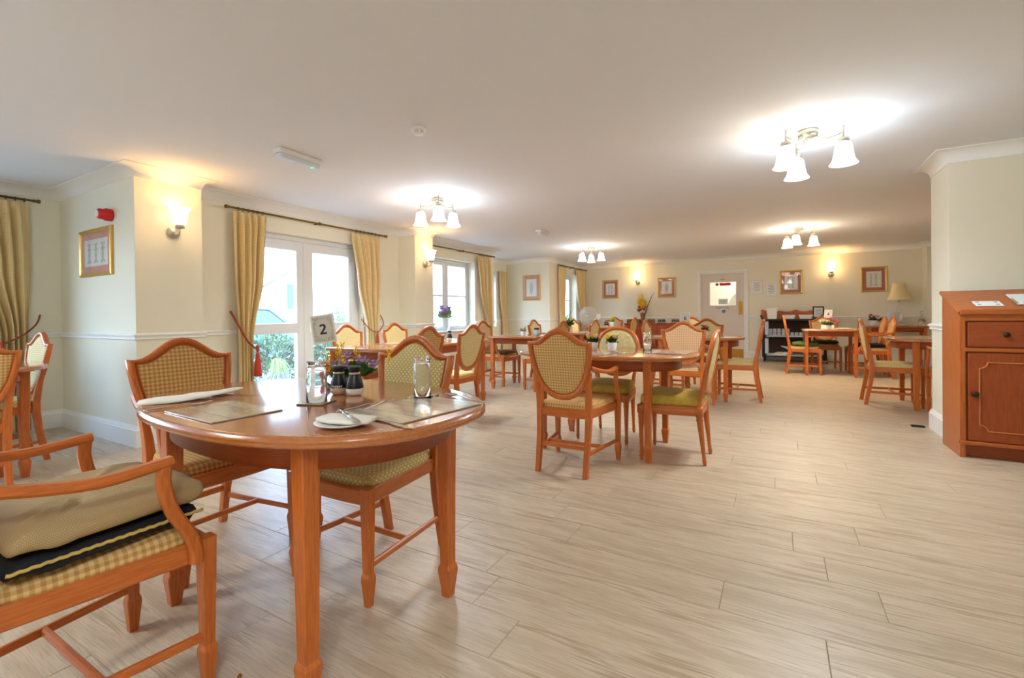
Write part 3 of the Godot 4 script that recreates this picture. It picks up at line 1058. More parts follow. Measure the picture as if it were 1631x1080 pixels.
func build_floor() -> void:
	var f := structnode("floor")
	var st := S()
	for q in FOOTPRINT: cube(st, Vector3(q[0], -0.25, q[2]), Vector3(q[1], -0.006, q[3]))
	part("underlay", done(st), M.underlay, f)
	# boards run along x, 0.205 m wide, with chamfered long and short edges
	var wdt := 0.205
	var length := 1.22
	var known := {2: -1.015, -1: -1.638, 4: -0.195, 8: 0.327, 6: 0.172}
	var list := []
	for row in range(-16, 54):
		var z0 := -1.03 - row * wdt
		if z0 > 2.2 + wdt or z0 < -12.0: continue
		var off: float = known.get(row, -6.4 + fposmod(row * 0.4517 + 0.13 * (row % 3), 1.0) * length)
		off -= ceilf((off + 6.4) / length) * length
		while off < 3.1:
			var edge := -6.36 if z0 > -1.9 else -5.78 if z0 < -8.0 and z0 > -9.85 else -5.05 if z0 > -9.8 else -4.6
			var x0 := maxf(off, edge - 0.01)
			var x1 := minf(off + length, 3.11)
			if x1 - x0 > 0.02:
				var c := Vector2((x0 + x1) * 0.5, z0 - wdt * 0.5)
				# how large it shows: nearer the camera and inside its view first
				var fwd := -c.x * 0.4974 - c.y * 0.8675
				var side := c.x * 0.8675 - c.y * 0.4974
				var seen := fwd > 1.1 and absf(side) < fwd * 1.12 + 0.6 and not (c.x > 1.3 and c.y > -5.6 and c.y < -4.7) and c.x > -6.3
				list.append([c.length() + (0.0 if seen else 100.0), x0, x1, z0])
			off += length
	list.sort_custom(func(p, q): return p[0] < q[0])
	var shared := {}
	var rest := {}
	for i in list.size():
		var l: Array = list[i]
		var w: float = l[2] - l[1]
		var mi := (i * 7 + int(absf(l[3]) * 31.0)) % 10
		if i < 290 and l[0] < 50.0:
			var key := snappedf(w, 0.01)
			if not shared.has(key):
				var b := S()
				plank(b, w, wdt, Vector3.ZERO)
				shared[key] = done(b)
			part("plank", shared[key], M["floor_%d" % mi], f, Vector3((l[1] + l[2]) * 0.5, 0, l[3] - wdt * 0.5))
		else:
			if not rest.has(mi): rest[mi] = S()
			plank(rest[mi], w, wdt, Vector3((l[1] + l[2]) * 0.5, 0, l[3] - wdt * 0.5))
	var far := ArrayMesh.new()
	for mi in rest:
		rest[mi].generate_normals()
		far = rest[mi].commit(far)
		far.surface_set_material(far.get_surface_count() - 1, M["floor_%d" % mi])
	var o := MeshInstance3D.new()
	o.name = "distant_planks"
	o.mesh = far
	f.add_child(o)
	o.set_meta("kind", "stuff")

func plank(st: SurfaceTool, w: float, d: float, at: Vector3) -> void:
	var g := 0.0004
	var e := 0.0018
	var hx := w * 0.5 - g
	var hz := d * 0.5 - g
	var rings := []
	for l in [[0.0, -0.006], [0.0, -0.0022], [e, 0.0]]:
		var x: float = hx - l[0]
		var z: float = hz - l[0]
		rings.append(PackedVector3Array([at + Vector3(-x, l[1], z), at + Vector3(x, l[1], z), at + Vector3(x, l[1], -z), at + Vector3(-x, l[1], -z)]))
	loft(st, rings, false, false)
	var r: PackedVector3Array = rings[2]
	Q(st, r[0], r[1], r[2], r[3])

func frame_bars(w: float, h: float, t: float, d: float) -> ArrayMesh:
	# a rectangular frame centred on the origin
	var o := PackedVector2Array([Vector2(-w / 2, -h / 2), Vector2(w / 2, -h / 2), Vector2(w / 2, h / 2), Vector2(-w / 2, h / 2)])
	var st := S()
	var b := 0.006 / t
	frame_ring(st, o, inset(o, t), [[1.0, d * 0.5 - 0.008], [1.0 - b, d * 0.5], [b, d * 0.5], [0.0, d * 0.5 - 0.006], [0.0, -d * 0.5], [1.0, -d * 0.5]])
	return done(st)

func pane(w: float, h: float, parent: Node, at: Vector3) -> void:
	part("pane", bboxmesh(Vector3(w, h, 0.006), 0.001), M.glass, parent, at)

func window(called: String, seg: int, mull: float, bars: bool) -> void:
	var h: Array = HOLES[seg][0]
	var a: Vector2 = PLAN[seg]
	var d := seg_dir(seg)
	var w: float = h[1] - h[0]
	var hh: float = h[3] - h[2]
	var c: Vector2 = a + d * (h[0] + h[1]) * 0.5
	var n := Vector2(-d.y, d.x)
	var node := structnode(called, v3(c - n * 0.19, (h[2] + h[3]) * 0.5), atan2(n.x, n.y))
	part("window_frame", frame_bars(w, hh, 0.055, 0.07), M.upvc, node)
	var xm := -w / 2 + mull * w
	part("mullion", bboxmesh(Vector3(0.07, hh - 0.11, 0.07), 0.005), M.upvc, node, Vector3(xm, 0, 0))
	for s in [[-w / 2 + 0.055, xm - 0.035], [xm + 0.035, w / 2 - 0.055]]:
		var sw: float = s[1] - s[0]
		var sx: float = (s[0] + s[1]) * 0.5
		var sash := part("sash", frame_bars(sw, hh - 0.11, 0.05, 0.06), M.upvc, node, Vector3(sx, 0, 0.012))
		if bars:
			part("glazing_bar", bboxmesh(Vector3(sw - 0.1, 0.03, 0.04), 0.004), M.upvc, sash, Vector3(0, 0, 0))
			var ph := (hh - 0.11 - 0.1 - 0.03) * 0.5
			for k in [-1, 1]: pane(sw - 0.1, ph, sash, Vector3(0, k * (ph + 0.03) * 0.5, 0))
		else:
			pane(sw - 0.1, hh - 0.21, sash, Vector3.ZERO)
	part("sill", boxab(Vector3(-w / 2 - 0.03, -hh / 2 - 0.005, -0.03), Vector3(w / 2 + 0.03, -hh / 2 + 0.02, 0.225), 0.006), M.white, node)
	var hd := S(true)
	tube(hd, [Vector3(xm + 0.06, -hh * 0.2, 0.05), Vector3(xm + 0.06, -hh * 0.2, 0.085), Vector3(xm + 0.062, -hh * 0.2 - 0.03, 0.09), Vector3(xm + 0.064, -hh * 0.2 - 0.11, 0.085)], 0.008, 8)
	part("window_handle", done(hd), M.nickel, node)

func french_doors() -> void:
	var h: Array = HOLES[4][0]
	var w: float = h[1] - h[0]
	var node := structnode("door_1", Vector3(-5.05 - 0.13, 0, -2.35 - (h[0] + h[1]) * 0.5), PI / 2)
	var hh: float = h[3]
	var fr := part("door_frame", frame_bars(w, hh, 0.06, 0.08), M.upvc, node, Vector3(0, hh / 2, 0))
	part("threshold", boxab(Vector3(-w / 2, 0, -0.1), Vector3(w / 2, 0.03, 0.08), 0.004), M.nickel, fr, Vector3(0, -hh / 2, 0))
	var lw := (w - 0.12) * 0.5 - 0.004
	var lh := hh - 0.12
	for s in [-1, 1]:
		var leaf := part("door_leaf", frame_bars(lw, lh, 0.112, 0.065), M.upvc, node, Vector3(s * (lw * 0.5 + 0.004), hh / 2, 0.012))
		part("rail", bboxmesh(Vector3(lw - 0.2, 0.125, 0.06), 0.006), M.upvc, leaf, Vector3(0, 0.955 - hh / 2, 0))
		var top := lh / 2 - 0.112
		var y1 := 0.955 + 0.0625 - hh / 2
		var y0 := 0.955 - 0.0625 - hh / 2
		pane(lw - 0.22, top - y1, leaf, Vector3(0, (top + y1) * 0.5, 0))
		pane(lw - 0.22, y0 + top, leaf, Vector3(0, (y0 - top) * 0.5, 0))
		if s > 0:
			part("handle_plate", bboxmesh(Vector3(0.03, 0.2, 0.012), 0.004), M.white, leaf, Vector3(-lw / 2 + 0.056, 1.0 - hh / 2, 0.038))
			var hd := S(true)
			tube(hd, [Vector3(-lw / 2 + 0.056, 1.03 - hh / 2, 0.04), Vector3(-lw / 2 + 0.056, 1.03 - hh / 2, 0.085), Vector3(-lw / 2 + 0.08, 1.03 - hh / 2, 0.09), Vector3(-lw / 2 + 0.16, 1.03 - hh / 2, 0.085)], 0.009, 8)
			part("handle", done(hd), M.white, leaf)
		else:
			part("meeting_strip", bboxmesh(Vector3(0.03, lh, 0.012), 0.003), M.upvc, leaf, Vector3(lw / 2 - 0.005, 0, 0.035))

func staff_door() -> void:
	var node := structnode("door_2", Vector3(-1.13, 0, -12.0))
	var w := 0.98
	# lining and architrave
	var ar := S()
	for s in [-1, 1]: bbox(ar, Vector3(0.07, 2.02, 0.022), 0.005, Vector3(s * (w / 2 + 0.03), 1.01, 0.011))
	bbox(ar, Vector3(w + 0.13, 0.07, 0.0225), 0.005, Vector3(0, 2.0555, 0.01125))
	part("architrave", done(ar), M.white, node)
	var ln := S()
	for s in [-1, 1]: cube(ln, Vector3(s * (w / 2), 0, 0.0), Vector3(s * (w / 2 - 0.03), 2.02, -0.3))
	cube(ln, Vector3(-w / 2, 1.99, 0.0), Vector3(w / 2, 2.02, -0.3))
	part("lining", done(ln), M.white, node)
	# leaf with a square vision panel
	var leaf := Node3D.new()
	leaf.name = "door_leaf"
	leaf.position = Vector3(0, 0, -0.03)
	node.add_child(leaf)
	var st := S()
	var gl := [-0.28, 0.30, 1.235, 1.80]
	cube(st, Vector3(-0.458, 0.006, 0), Vector3(gl[0], 1.988, -0.044))
	cube(st, Vector3(gl[1], 0.006, 0), Vector3(0.458, 1.988, -0.044))
	cube(st, Vector3(gl[0], 0.006, 0), Vector3(gl[1], gl[2], -0.044))
	cube(st, Vector3(gl[0], gl[3], 0), Vector3(gl[1], 1.988, -0.044))
	part("panel", done(st), M.doorpaint, leaf)
	part("glazing_bead", frame_bars(gl[1] - gl[0] + 0.02, gl[3] - gl[2] + 0.02, 0.018, 0.016), M.doorpaint, leaf, Vector3(0.01, (gl[2] + gl[3]) * 0.5, 0.002))
	pane(gl[1] - gl[0], gl[3] - gl[2], leaf, Vector3(0.01, (gl[2] + gl[3]) * 0.5, -0.02))
	part("push_plate", bboxmesh(Vector3(0.085, 0.31, 0.004), 0.001), M.brass, leaf, Vector3(0.39, 1.175, 0.002))
	part("kick_plate", bboxmesh(Vector3(0.88, 0.20, 0.003), 0.001), M.brass, leaf, Vector3(0, 0.115, 0.0015))
	part("closer_label", bboxmesh(Vector3(0.1, 0.025, 0.003), 0.001), M.brass, leaf, Vector3(0.0, 1.86, 0.0015))
	var ns := part("notice", bboxmesh(Vector3(0.24, 0.07, 0.002), 0.0005), M.redsign, leaf, Vector3(0.06, 1.745, 0.004))
	part("roundel", lathed([[0.04, -0.001], [0.04, 0.001]], 20), M.paper, leaf, Vector3(-0.115, 1.745, 0.004)).rotation.x = PI / 2
	var rd := S(true)
	lathe(rd, [[0.028, -0.001], [0.028, 0.002]], 20)
	part("roundel", done(rd), M.redsign, leaf, Vector3(-0.115, 1.745, 0.0055)).rotation.x = PI / 2
	var pn := part("paper_notice", bboxmesh(Vector3(0.2, 0.13, 0.002), 0.0005), M.paper, leaf, Vector3(0.015, 1.33, 0.004))
	for k in 3: part("line", bboxmesh(Vector3(0.12 - 0.04 * (k / 2), 0.008, 0.001), 0.0002), M.inkgrey, pn, Vector3(0, 0.03 - 0.03 * k, 0.0014))
	text("lettering", "Staff Only", 0.07, M.inkgrey, leaf, Vector3(0.0, 1.185, 0.001), "Droid Sans", 400)
	part("sticker", lathed([[0.062, -0.001], [0.062, 0.001]], 24), M.paper, leaf, Vector3(0.02, 1.105, 0.001)).rotation.x = PI / 2
	part("sticker", lathed([[0.034, -0.001], [0.034, 0.0018]], 24), M.blue, leaf, Vector3(0.02, 1.105, 0.002)).rotation.x = PI / 2
	part("bar", bboxmesh(Vector3(0.036, 0.012, 0.001), 0.0003), M.paper, leaf, Vector3(0.02, 1.105, 0.0045))
	# the passage behind the door
	var c := S()
	cube(c, Vector3(-2.6, -0.1, -12.3), Vector3(0.6, 0.0, -14.4))
	struct("floor_passage", done(c), M.doorpaint)
	var pw := S()
	cube(pw, Vector3(-2.6, 0, -14.2), Vector3(0.6, 2.4, -14.4))
	cube(pw, Vector3(-2.6, 0, -12.3), Vector3(-2.4, 2.4, -14.2))
	cube(pw, Vector3(0.4, 0, -12.3), Vector3(0.6, 2.4, -14.2))
	cube(pw, Vector3(-2.4, 0, -13.5), Vector3(-1.22, 2.4, -13.6))
	struct("wall_passage", done(pw), M.wall)
	var pc := S()
	cube(pc, Vector3(-2.6, 2.4, -12.3), Vector3(0.6, 2.5, -14.4))
	struct("ceiling_passage", done(pc), M.ceiling)
	var lamp := thing("passage_light", "round white ceiling light in the passage behind the staff door", "ceiling light", Vector3(-0.5, 2.4, -13.2))
	part("diffuser", lathed([[0.1, -0.06], [0.14, -0.04], [0.15, 0.0]], 24), M.shade_cool, lamp)
	bulb_light(lamp, Vector3(0, -0.03, 0), 1.4, Color(0.95, 0.97, 1.0))
	single("kitchen_boiler", bboxmesh(Vector3(0.42, 0.3, 0.3), 0.02), M.nickel, "grey metal appliance seen through the staff door glass", "appliance", Vector3(-0.62, 1.775, -14.03))
	single("wall_shelf", bboxmesh(Vector3(0.9, 0.04, 0.34), 0.005), M.white, "white shelf seen through the staff door glass", "shelf", Vector3(-0.55, 1.6, -14.04))

# ---------------------------------------------------------------- curtains
func curtain(x: float, rows: Array, label: String, folds: int, rope_z := 0.0, tie_y := 1.0, sgn := 1.0, turn_lining := 0.0) -> Node3D:
	# rows: [y, z near, z far] from the heading down to the floor; the cloth hangs in pleats in front of the wall at x
	var t := thing("curtain", label, "curtain", Vector3(x, 0, 0), 0.0, "gold curtains")
	var st := S(true)
	var ln := S(true)
	var rings := []
	var rings2 := []
	var steps := folds * 8
	var ys := []
	for i in rows.size() - 1:
		for k in 8: ys.append([i, k / 8.0])
	ys.append([rows.size() - 2, 1.0])
	for q in ys:
		var a: Array = rows[q[0]]
		var b: Array = rows[q[0] + 1]
		var f: float = smoothstep(0.0, 1.0, q[1])
		var y: float = lerpf(a[0], b[0], q[1])
		var z0: float = lerpf(a[1], b[1], f)
		var z1: float = lerpf(a[2], b[2], f)
		var amp := 0.044 * clampf((2.24 - y) * 8.0, 0.35, 1.0)
		var r := PackedVector3Array()
		var r2 := PackedVector3Array()
		for s in steps + 1:
			var u := float(s) / steps
			var ph := u * folds * TAU
			var dx := amp * (sin(ph) + 0.35 * sin(ph * 1.7 + y * 0.9) + 0.2 * sin(ph * 0.37 + y * 2.0))
			r.append(Vector3(0.04 + dx, y, lerpf(z0, z1, u)))
			r2.append(Vector3(0.034 + dx, y, lerpf(z0, z1, u)))
		rings.append(r)
		rings2.append(r2)
	loft(st, rings, false, false, false)
	loft(ln, rings2, false, false, false)
	part("cloth", done(st), M.curtain, t)
	part("lining", done(ln), M.lining, t)
	# pinch-pleat band
	var hb := S(true)
	var top: Array = rows[0]
	for k in folds:
		var z := lerpf(top[1], top[2], (k + 0.25) / folds)
		bbox(hb, Vector3(0.02, 0.012, 0.03), 0.004, Vector3(0.066, top[0] - 0.12, z))
	part("pleat_hooks", done(hb), M.curtain, t)
	return t

func pole(x: float, y: float, z0: float, z1: float, label: String, rings_at: Array) -> void:
	var t := thing("curtain_pole", label, "curtain pole", Vector3.ZERO, 0.0, "bronze curtain poles")
	var st := S(true)
	tube(st, [Vector3(x, y, z0), Vector3(x, y, z1)], 0.011, 10)
	part("rod", done(st), M.bronze, t)
	for e in [z0, z1]:
		var f := S(true)
		var d := signf(e - (z0 + z1) * 0.5)
		lathe(f, [[0.011, 0.0], [0.016, 0.006], [0.012, 0.014], [0.018, 0.03], [0.021, 0.04], [0.016, 0.05], [0.003, 0.052]], 12, Vector3(x, y, e), Basis(Vector3.RIGHT, PI / 2 * d))
		part("finial", done(f), M.bronze, t)
	var b := S(true)
	tube(b, [Vector3(x, y, (z0 + z1) * 0.5), Vector3(x - 0.1, y, (z0 + z1) * 0.5)], 0.008, 8)
	lathe(b, [[0.02, -0.012], [0.02, 0.012]], 12, Vector3(x, y, (z0 + z1) * 0.5), Basis(Vector3.RIGHT, PI / 2))
	part("bracket", done(b), M.bronze, t)
	for z in rings_at:
		var r := S(true)
		var pts := []
		for k in 13:
			var a := TAU * k / 12.0
			pts.append(Vector3(x + cos(a) * 0.018, y + sin(a) * 0.018 - 0.005, z))
		tube(r, pts, 0.0035, 6, false)
		part("ring", done(r), M.bronze, t)

func spread(a: float, b: float, n: int) -> Array:
	var o := []
	for k in n: o.append(lerpf(a, b, (k + 0.5) / n))
	return o

func tieback(pts: Array, tassel: Vector3, label: String, s := 1.0) -> void:
	var t := thing("curtain_tieback", label, "tieback", Vector3.ZERO, 0.0, "rope tiebacks")
	var st := S(true)
	tube(st, curve(pts, 5), 0.011 * s, 8)
	part("rope", done(st), M.rope, t)
	part("knot", lathed([[0.004, 0.03 * s], [0.016 * s, 0.02 * s], [0.02 * s, 0.0], [0.014 * s, -0.02 * s], [0.01 * s, -0.05 * s]], 12), M.tassel, t, tassel)
	part("tassel", lathed([[0.010 * s, 0.0], [0.018 * s, -0.012 * s], [0.022 * s, -0.04 * s], [0.03 * s, -0.1 * s], [0.04 * s, -0.22 * s], [0.042 * s, -0.26 * s]], 14), M.tassel, t, tassel + Vector3(0, -0.05 * s, 0))

# ---------------------------------------------------------------- prints
func sign_print() -> StandardMaterial3D:
	var g := RandomNumberGenerator.new()
	g.seed = 4
	var im := Image.create(120, 150, false, Image.FORMAT_RGB8)
	im.fill(Color8(216, 212, 200))
	# a wreath of printed leaves round the edge
	for k in 900:
		var a := g.randf() * TAU
		var p := Vector2(g.randf_range(4, 116), g.randf_range(4, 146))
		if Vector2((p.x - 60) / 52.0, (p.y - 75) / 64.0).length() < 0.92: continue
		var d := Vector2.from_angle(g.randf() * TAU)
		var c := [Color8(120, 122, 104), Color8(150, 148, 132), Color8(170, 160, 150), Color8(196, 150, 140)][g.randi() % 4] as Color
		for s in 7:
			var q := p + d * (s - 3)
			if q.x > 1 and q.y > 1 and q.x < 118 and q.y < 148: im.set_pixel(int(q.x), int(q.y), c)
	var m := plain(255, 255, 255, 0.5)
	m.albedo_texture = texture(im)
	return m

func art_print(kind: int) -> StandardMaterial3D:
	# engraved silverware plates: pale paper with fine grey line drawings
	var im := Image.create(96, 96, false, Image.FORMAT_RGB8)
	im.fill(Color8(232, 234, 228))
	var ink := Color8(120, 122, 118)
	var centers: Array = [[20, 48, 76], [30, 62], [34, 64], [48]][kind]
	for c in centers:
		for y in range(14, 84):
			var f := (y - 14) / 70.0
			var w := 1.2 + (6.0 if absf(f - 0.06) < 0.03 else 0.0) + (3.0 if absf(f - 0.3) < 0.05 else 0.0) + (2.0 if absf(f - 0.62) < 0.04 else 0.0) + (9.0 * pow(maxf(0.0, f - 0.78) / 0.22, 1.6))
			if kind == 3: w = 4.0 + 13.0 * sin(f * PI) * (1.0 if int(y / 5) % 2 == 0 else 0.55)
			for x in range(int(c - w), int(c + w) + 1):
				var e := absf(x - c) / maxf(w, 1.0)
				if e > 0.7 or (x + y * 3) % 5 < 2: im.set_pixel(clampi(x, 0, 95), y, ink)
		if kind == 0:
			for s in [-1, 1]:
				for k in 9: im.set_pixel(clampi(c + s * (3 + k), 0, 95), 34 - int(sin(k / 8.0 * PI) * -4.0), ink)
	var m := plain(255, 255, 255, 0.6)
	m.albedo_texture = texture(im)
	return m

# ---------------------------------------------------------------- outdoors
func bush(at: Vector3, rx: float, ry: float, count: int, leaf: float, mat: Material, label: String, seed_: int) -> void:
	var g := RandomNumberGenerator.new()
	g.seed = seed_
	var t := thing("shrub", label, "shrub", at, 0.0, "shrubs outside the doors")
	var st := S()
	for k in count:
		var d := Vector3(g.randfn(), absf(g.randfn()) * 0.9, g.randfn()).normalized()
		var r := g.randf_range(0.72, 1.0)
		var p := Vector3(d.x * rx, d.y * ry, d.z * rx) * r
		var dir := (d + Vector3(g.randfn(), g.randfn(), g.randfn()) * 0.5).normalized()
		leafq(st, p, dir, dir.cross(Vector3(g.randfn(), 1, g.randfn())).normalized(), leaf * g.randf_range(0.7, 1.3), leaf * 0.5)
	part("foliage", done(st), mat, t)
	var s := S(true)
	for k in 5:
		var a := TAU * k / 5.0
		tube(s, [Vector3(0, 0, 0), Vector3(cos(a) * rx * 0.3, ry * 0.4, sin(a) * rx * 0.3), Vector3(cos(a) * rx * 0.6, ry * 0.75, sin(a) * rx * 0.6)], [0.02, 0.013, 0.006], 5)
	part("stem", done(s), M.bark, t)

func grass_clump(at: Vector3, r: float, h: float, label: String) -> void:
	var g := RandomNumberGenerator.new()
	g.seed = 77
	var t := thing("ornamental_grass", label, "grass", at)
	for q in [[M.leaf_pale, 260, 1.0, 0.55], [M.grass_purple, 200, 0.7, 1.1]]:
		var st := S()
		for k in q[1]:
			var a := g.randf() * TAU
			var out := Vector3(cos(a), 0, sin(a))
			var reach: float = r * g.randf_range(0.2, 1.0) * q[3]
			var top: float = h * g.randf_range(0.6, 1.0) * q[2]
			var side := out.cross(Vector3.UP) * 0.006
			var p0 := out * r * 0.15
			var p1 := out * reach * 0.55 + Vector3(0, top, 0)
			var p2 := out * reach * 1.1 + Vector3(0, top * 0.72, 0)
			Q(st, p0 - side, p0 + side, p1 + side, p1 - side)
			T3(st, p1 - side, p1 + side, p2)
		part("blades", done(st), q[0], t)

func parked_car(at: Vector3, turn: float) -> void:
	var t := thing("parked_car", "silver car parked outside beyond the French doors", "car", at, turn)
	# side profile extruded across; x is the length
	var body := PackedVector2Array([Vector2(-2.1, 0.28), Vector2(2.1, 0.28), Vector2(2.15, 0.55), Vector2(2.05, 0.78), Vector2(1.2, 0.93), Vector2(-1.75, 0.98), Vector2(-2.1, 0.9), Vector2(-2.18, 0.6)])
	var b := S()
	prism(b, body, -0.84, 0.84)
	part("body", done(b), M.carpaint, t)
	var cabin := PackedVector2Array([Vector2(1.15, 0.92), Vector2(0.35, 1.42), Vector2(-0.95, 1.47), Vector2(-1.8, 0.97)])
	var c := S()
	prism(c, cabin, -0.70, 0.70)
	part("cabin", done(c), M.carpaint, t)
	for s in [-1, 1]:
		for w in [PackedVector2Array([Vector2(0.9, 0.95), Vector2(0.3, 1.35), Vector2(-0.25, 1.38), Vector2(-0.25, 0.96)]), PackedVector2Array([Vector2(-0.33, 0.96), Vector2(-0.33, 1.38), Vector2(-0.9, 1.38), Vector2(-1.5, 0.99)])]:
			var g := S()
			prism(g, w, 0.69 * s, 0.712 * s)
			var win := part("side_window", done(g), M.carglass, t)
			var tr := S()
			frame_ring(tr, ccw(w), inset(ccw(w), -0.03), [[0.0, 0.01], [1.0, 0.01], [1.0, -0.004], [0.0, -0.004]])
			part("window_seal", done(tr), M.black, win, Vector3(0, 0, 0.708 * s))
		for x in [-1.35, 1.35]:
			var wh := S(true)
			lathe(wh, [[0.2, -0.1], [0.31, -0.09], [0.32, 0.0], [0.31, 0.09], [0.2, 0.1]], 22, Vector3.ZERO, Basis(Vector3.RIGHT, PI / 2))
			var wheel := part("wheel", done(wh), M.tyre, t, Vector3(x, 0.32, 0.78 * s))
			part("hub_cap", lathed([[0.19, -0.11], [0.19, 0.11], [0.05, 0.12]], 16), M.nickel, wheel).rotation.x = PI / 2
		part("mirror", bboxmesh(Vector3(0.1, 0.12, 0.16), 0.03), M.carpaint, t, Vector3(0.75, 1.02, 0.92 * s))

func ccw(p: PackedVector2Array) -> PackedVector2Array:
	var a := 0.0
	for j in p.size(): a += p[j].cross(p[(j + 1) % p.size()])
	if a < 0.0:
		var q := p.duplicate()
		q.reverse()
		return q
	return p

func bare_tree(at: Vector3, h: float, seed_: int, label: String) -> void:
	var g := RandomNumberGenerator.new()
	g.seed = seed_
	var t := thing("bare_tree", label, "tree", at, 0.0, "bare trees outside")
	var st := S(true)
	tube(st, [Vector3.ZERO, Vector3(0.05, h * 0.4, 0), Vector3(0, h * 0.75, 0.06), Vector3(0.05, h, 0)], [0.12, 0.09, 0.05, 0.01], 7)
	part("trunk", done(st), M.bark, t)
	var b := S(true)
	for k in 34:
		var y := h * g.randf_range(0.3, 0.95)
		var a := g.randf() * TAU
		var l := (h - y) * 0.5 + 0.5
		var d := Vector3(cos(a), 0.55, sin(a)) * l
		var p := Vector3(0, y, 0)
		tube(b, [p, p + d * 0.5, p + d + Vector3(0, 0.15, 0)], [0.025, 0.014, 0.004], 4)
		for j in 3:
			var q := p + d * g.randf_range(0.4, 0.95)
			tube(b, [q, q + Vector3(g.randfn() * 0.25, g.randf() * 0.35, g.randfn() * 0.25)], [0.008, 0.003], 4)
	part("branches", done(b), M.bark, t)

func build_outdoors() -> void:
	var gr := S()
	cube(gr, Vector3(-60, -0.5, 40), Vector3(-5.4, -0.12, -60))
	struct("ground", done(gr), M.asphalt)
	bush(Vector3(-7.5, -0.12, -4.85), 0.62, 0.95, 2600, 0.07, M.leaf_dark, "dark green rounded shrub outside the left French door", 1)
	bush(Vector3(-8.3, -0.12, -3.6), 0.5, 0.9, 1800, 0.07, M.leaf, "mid green shrub outside behind the left curtain", 6)
	bush(Vector3(-7.6, -0.12, -6.15), 0.6, 0.95, 2600, 0.07, M.leaf_dark, "dark green shrub outside the right French door", 2)
	bush(Vector3(-8.8, -0.12, -7.3), 0.38, 1.45, 2200, 0.06, M.leaf, "tall mid green conifer outside the right French door", 3)
	grass_clump(Vector3(-6.25, -0.12, -4.12), 0.34, 0.62, "pale green grass clump with purple skirt outside the left door")
	parked_car(Vector3(-11.0, -0.12, -6.2), PI / 2 + 0.1)
	bare_tree(Vector3(-16, -0.12, -9.6), 6.0, 8, "bare tree beyond the parked car")
	bare_tree(Vector3(-16.5, -0.12, -15), 7.0, 9, "bare tree far outside the right French door")
	# neighbouring house, pale in the daylight
	var h := thing("neighbouring_house", "pale rendered house across the car park", "house", Vector3(-24, -0.12, -15))
	var wl := S()
	bbox(wl, Vector3(6, 5.0, 26), 0.02, Vector3(0, 2.5, 0))
	part("wall", done(wl), M.render, h)
	var rf := S()
	prism(rf, PackedVector2Array([Vector2(-3.4, 5.0), Vector2(3.4, 5.0), Vector2(0, 7.6)]), -13.4, 13.4)
	part("roof", done(rf), M.rooftile, h)
	for k in 5:
		var w := part("window", bboxmesh(Vector3(0.06, 1.3, 1.5), 0.01), M.carglass, h, Vector3(3.0, 2.2, -9.0 + 4.5 * k))
		part("window_frame", frame_bars(1.6, 1.4, 0.08, 0.1), M.upvc, w).rotation.y = PI / 2
	# rendered wing of this building seen through the second window, with its downpipe
	var wing := thing("building_wing", "pale rendered wing wall outside the small window", "building", Vector3(-10.5, -0.12, -18.6))
	var ww := S()
	bbox(ww, Vector3(3.0, 6.0, 18.8), 0.02, Vector3(0, 3.0, 0))
	part("wall", done(ww), M.render, wing)
	var dp := S(true)
	tube(dp, [Vector3(1.62, 0, 6.25), Vector3(1.62, 2.9, 6.25), Vector3(1.75, 3.2, 6.25), Vector3(1.75, 5.8, 6.25)], 0.055, 10)
	part("downpipe", done(dp), M.pipe, wing)
	part("hopper", lathed([[0.06, -0.1], [0.13, 0.0], [0.15, 0.15]], 12), M.pipe, wing, Vector3(1.64, 2.9, 6.25))

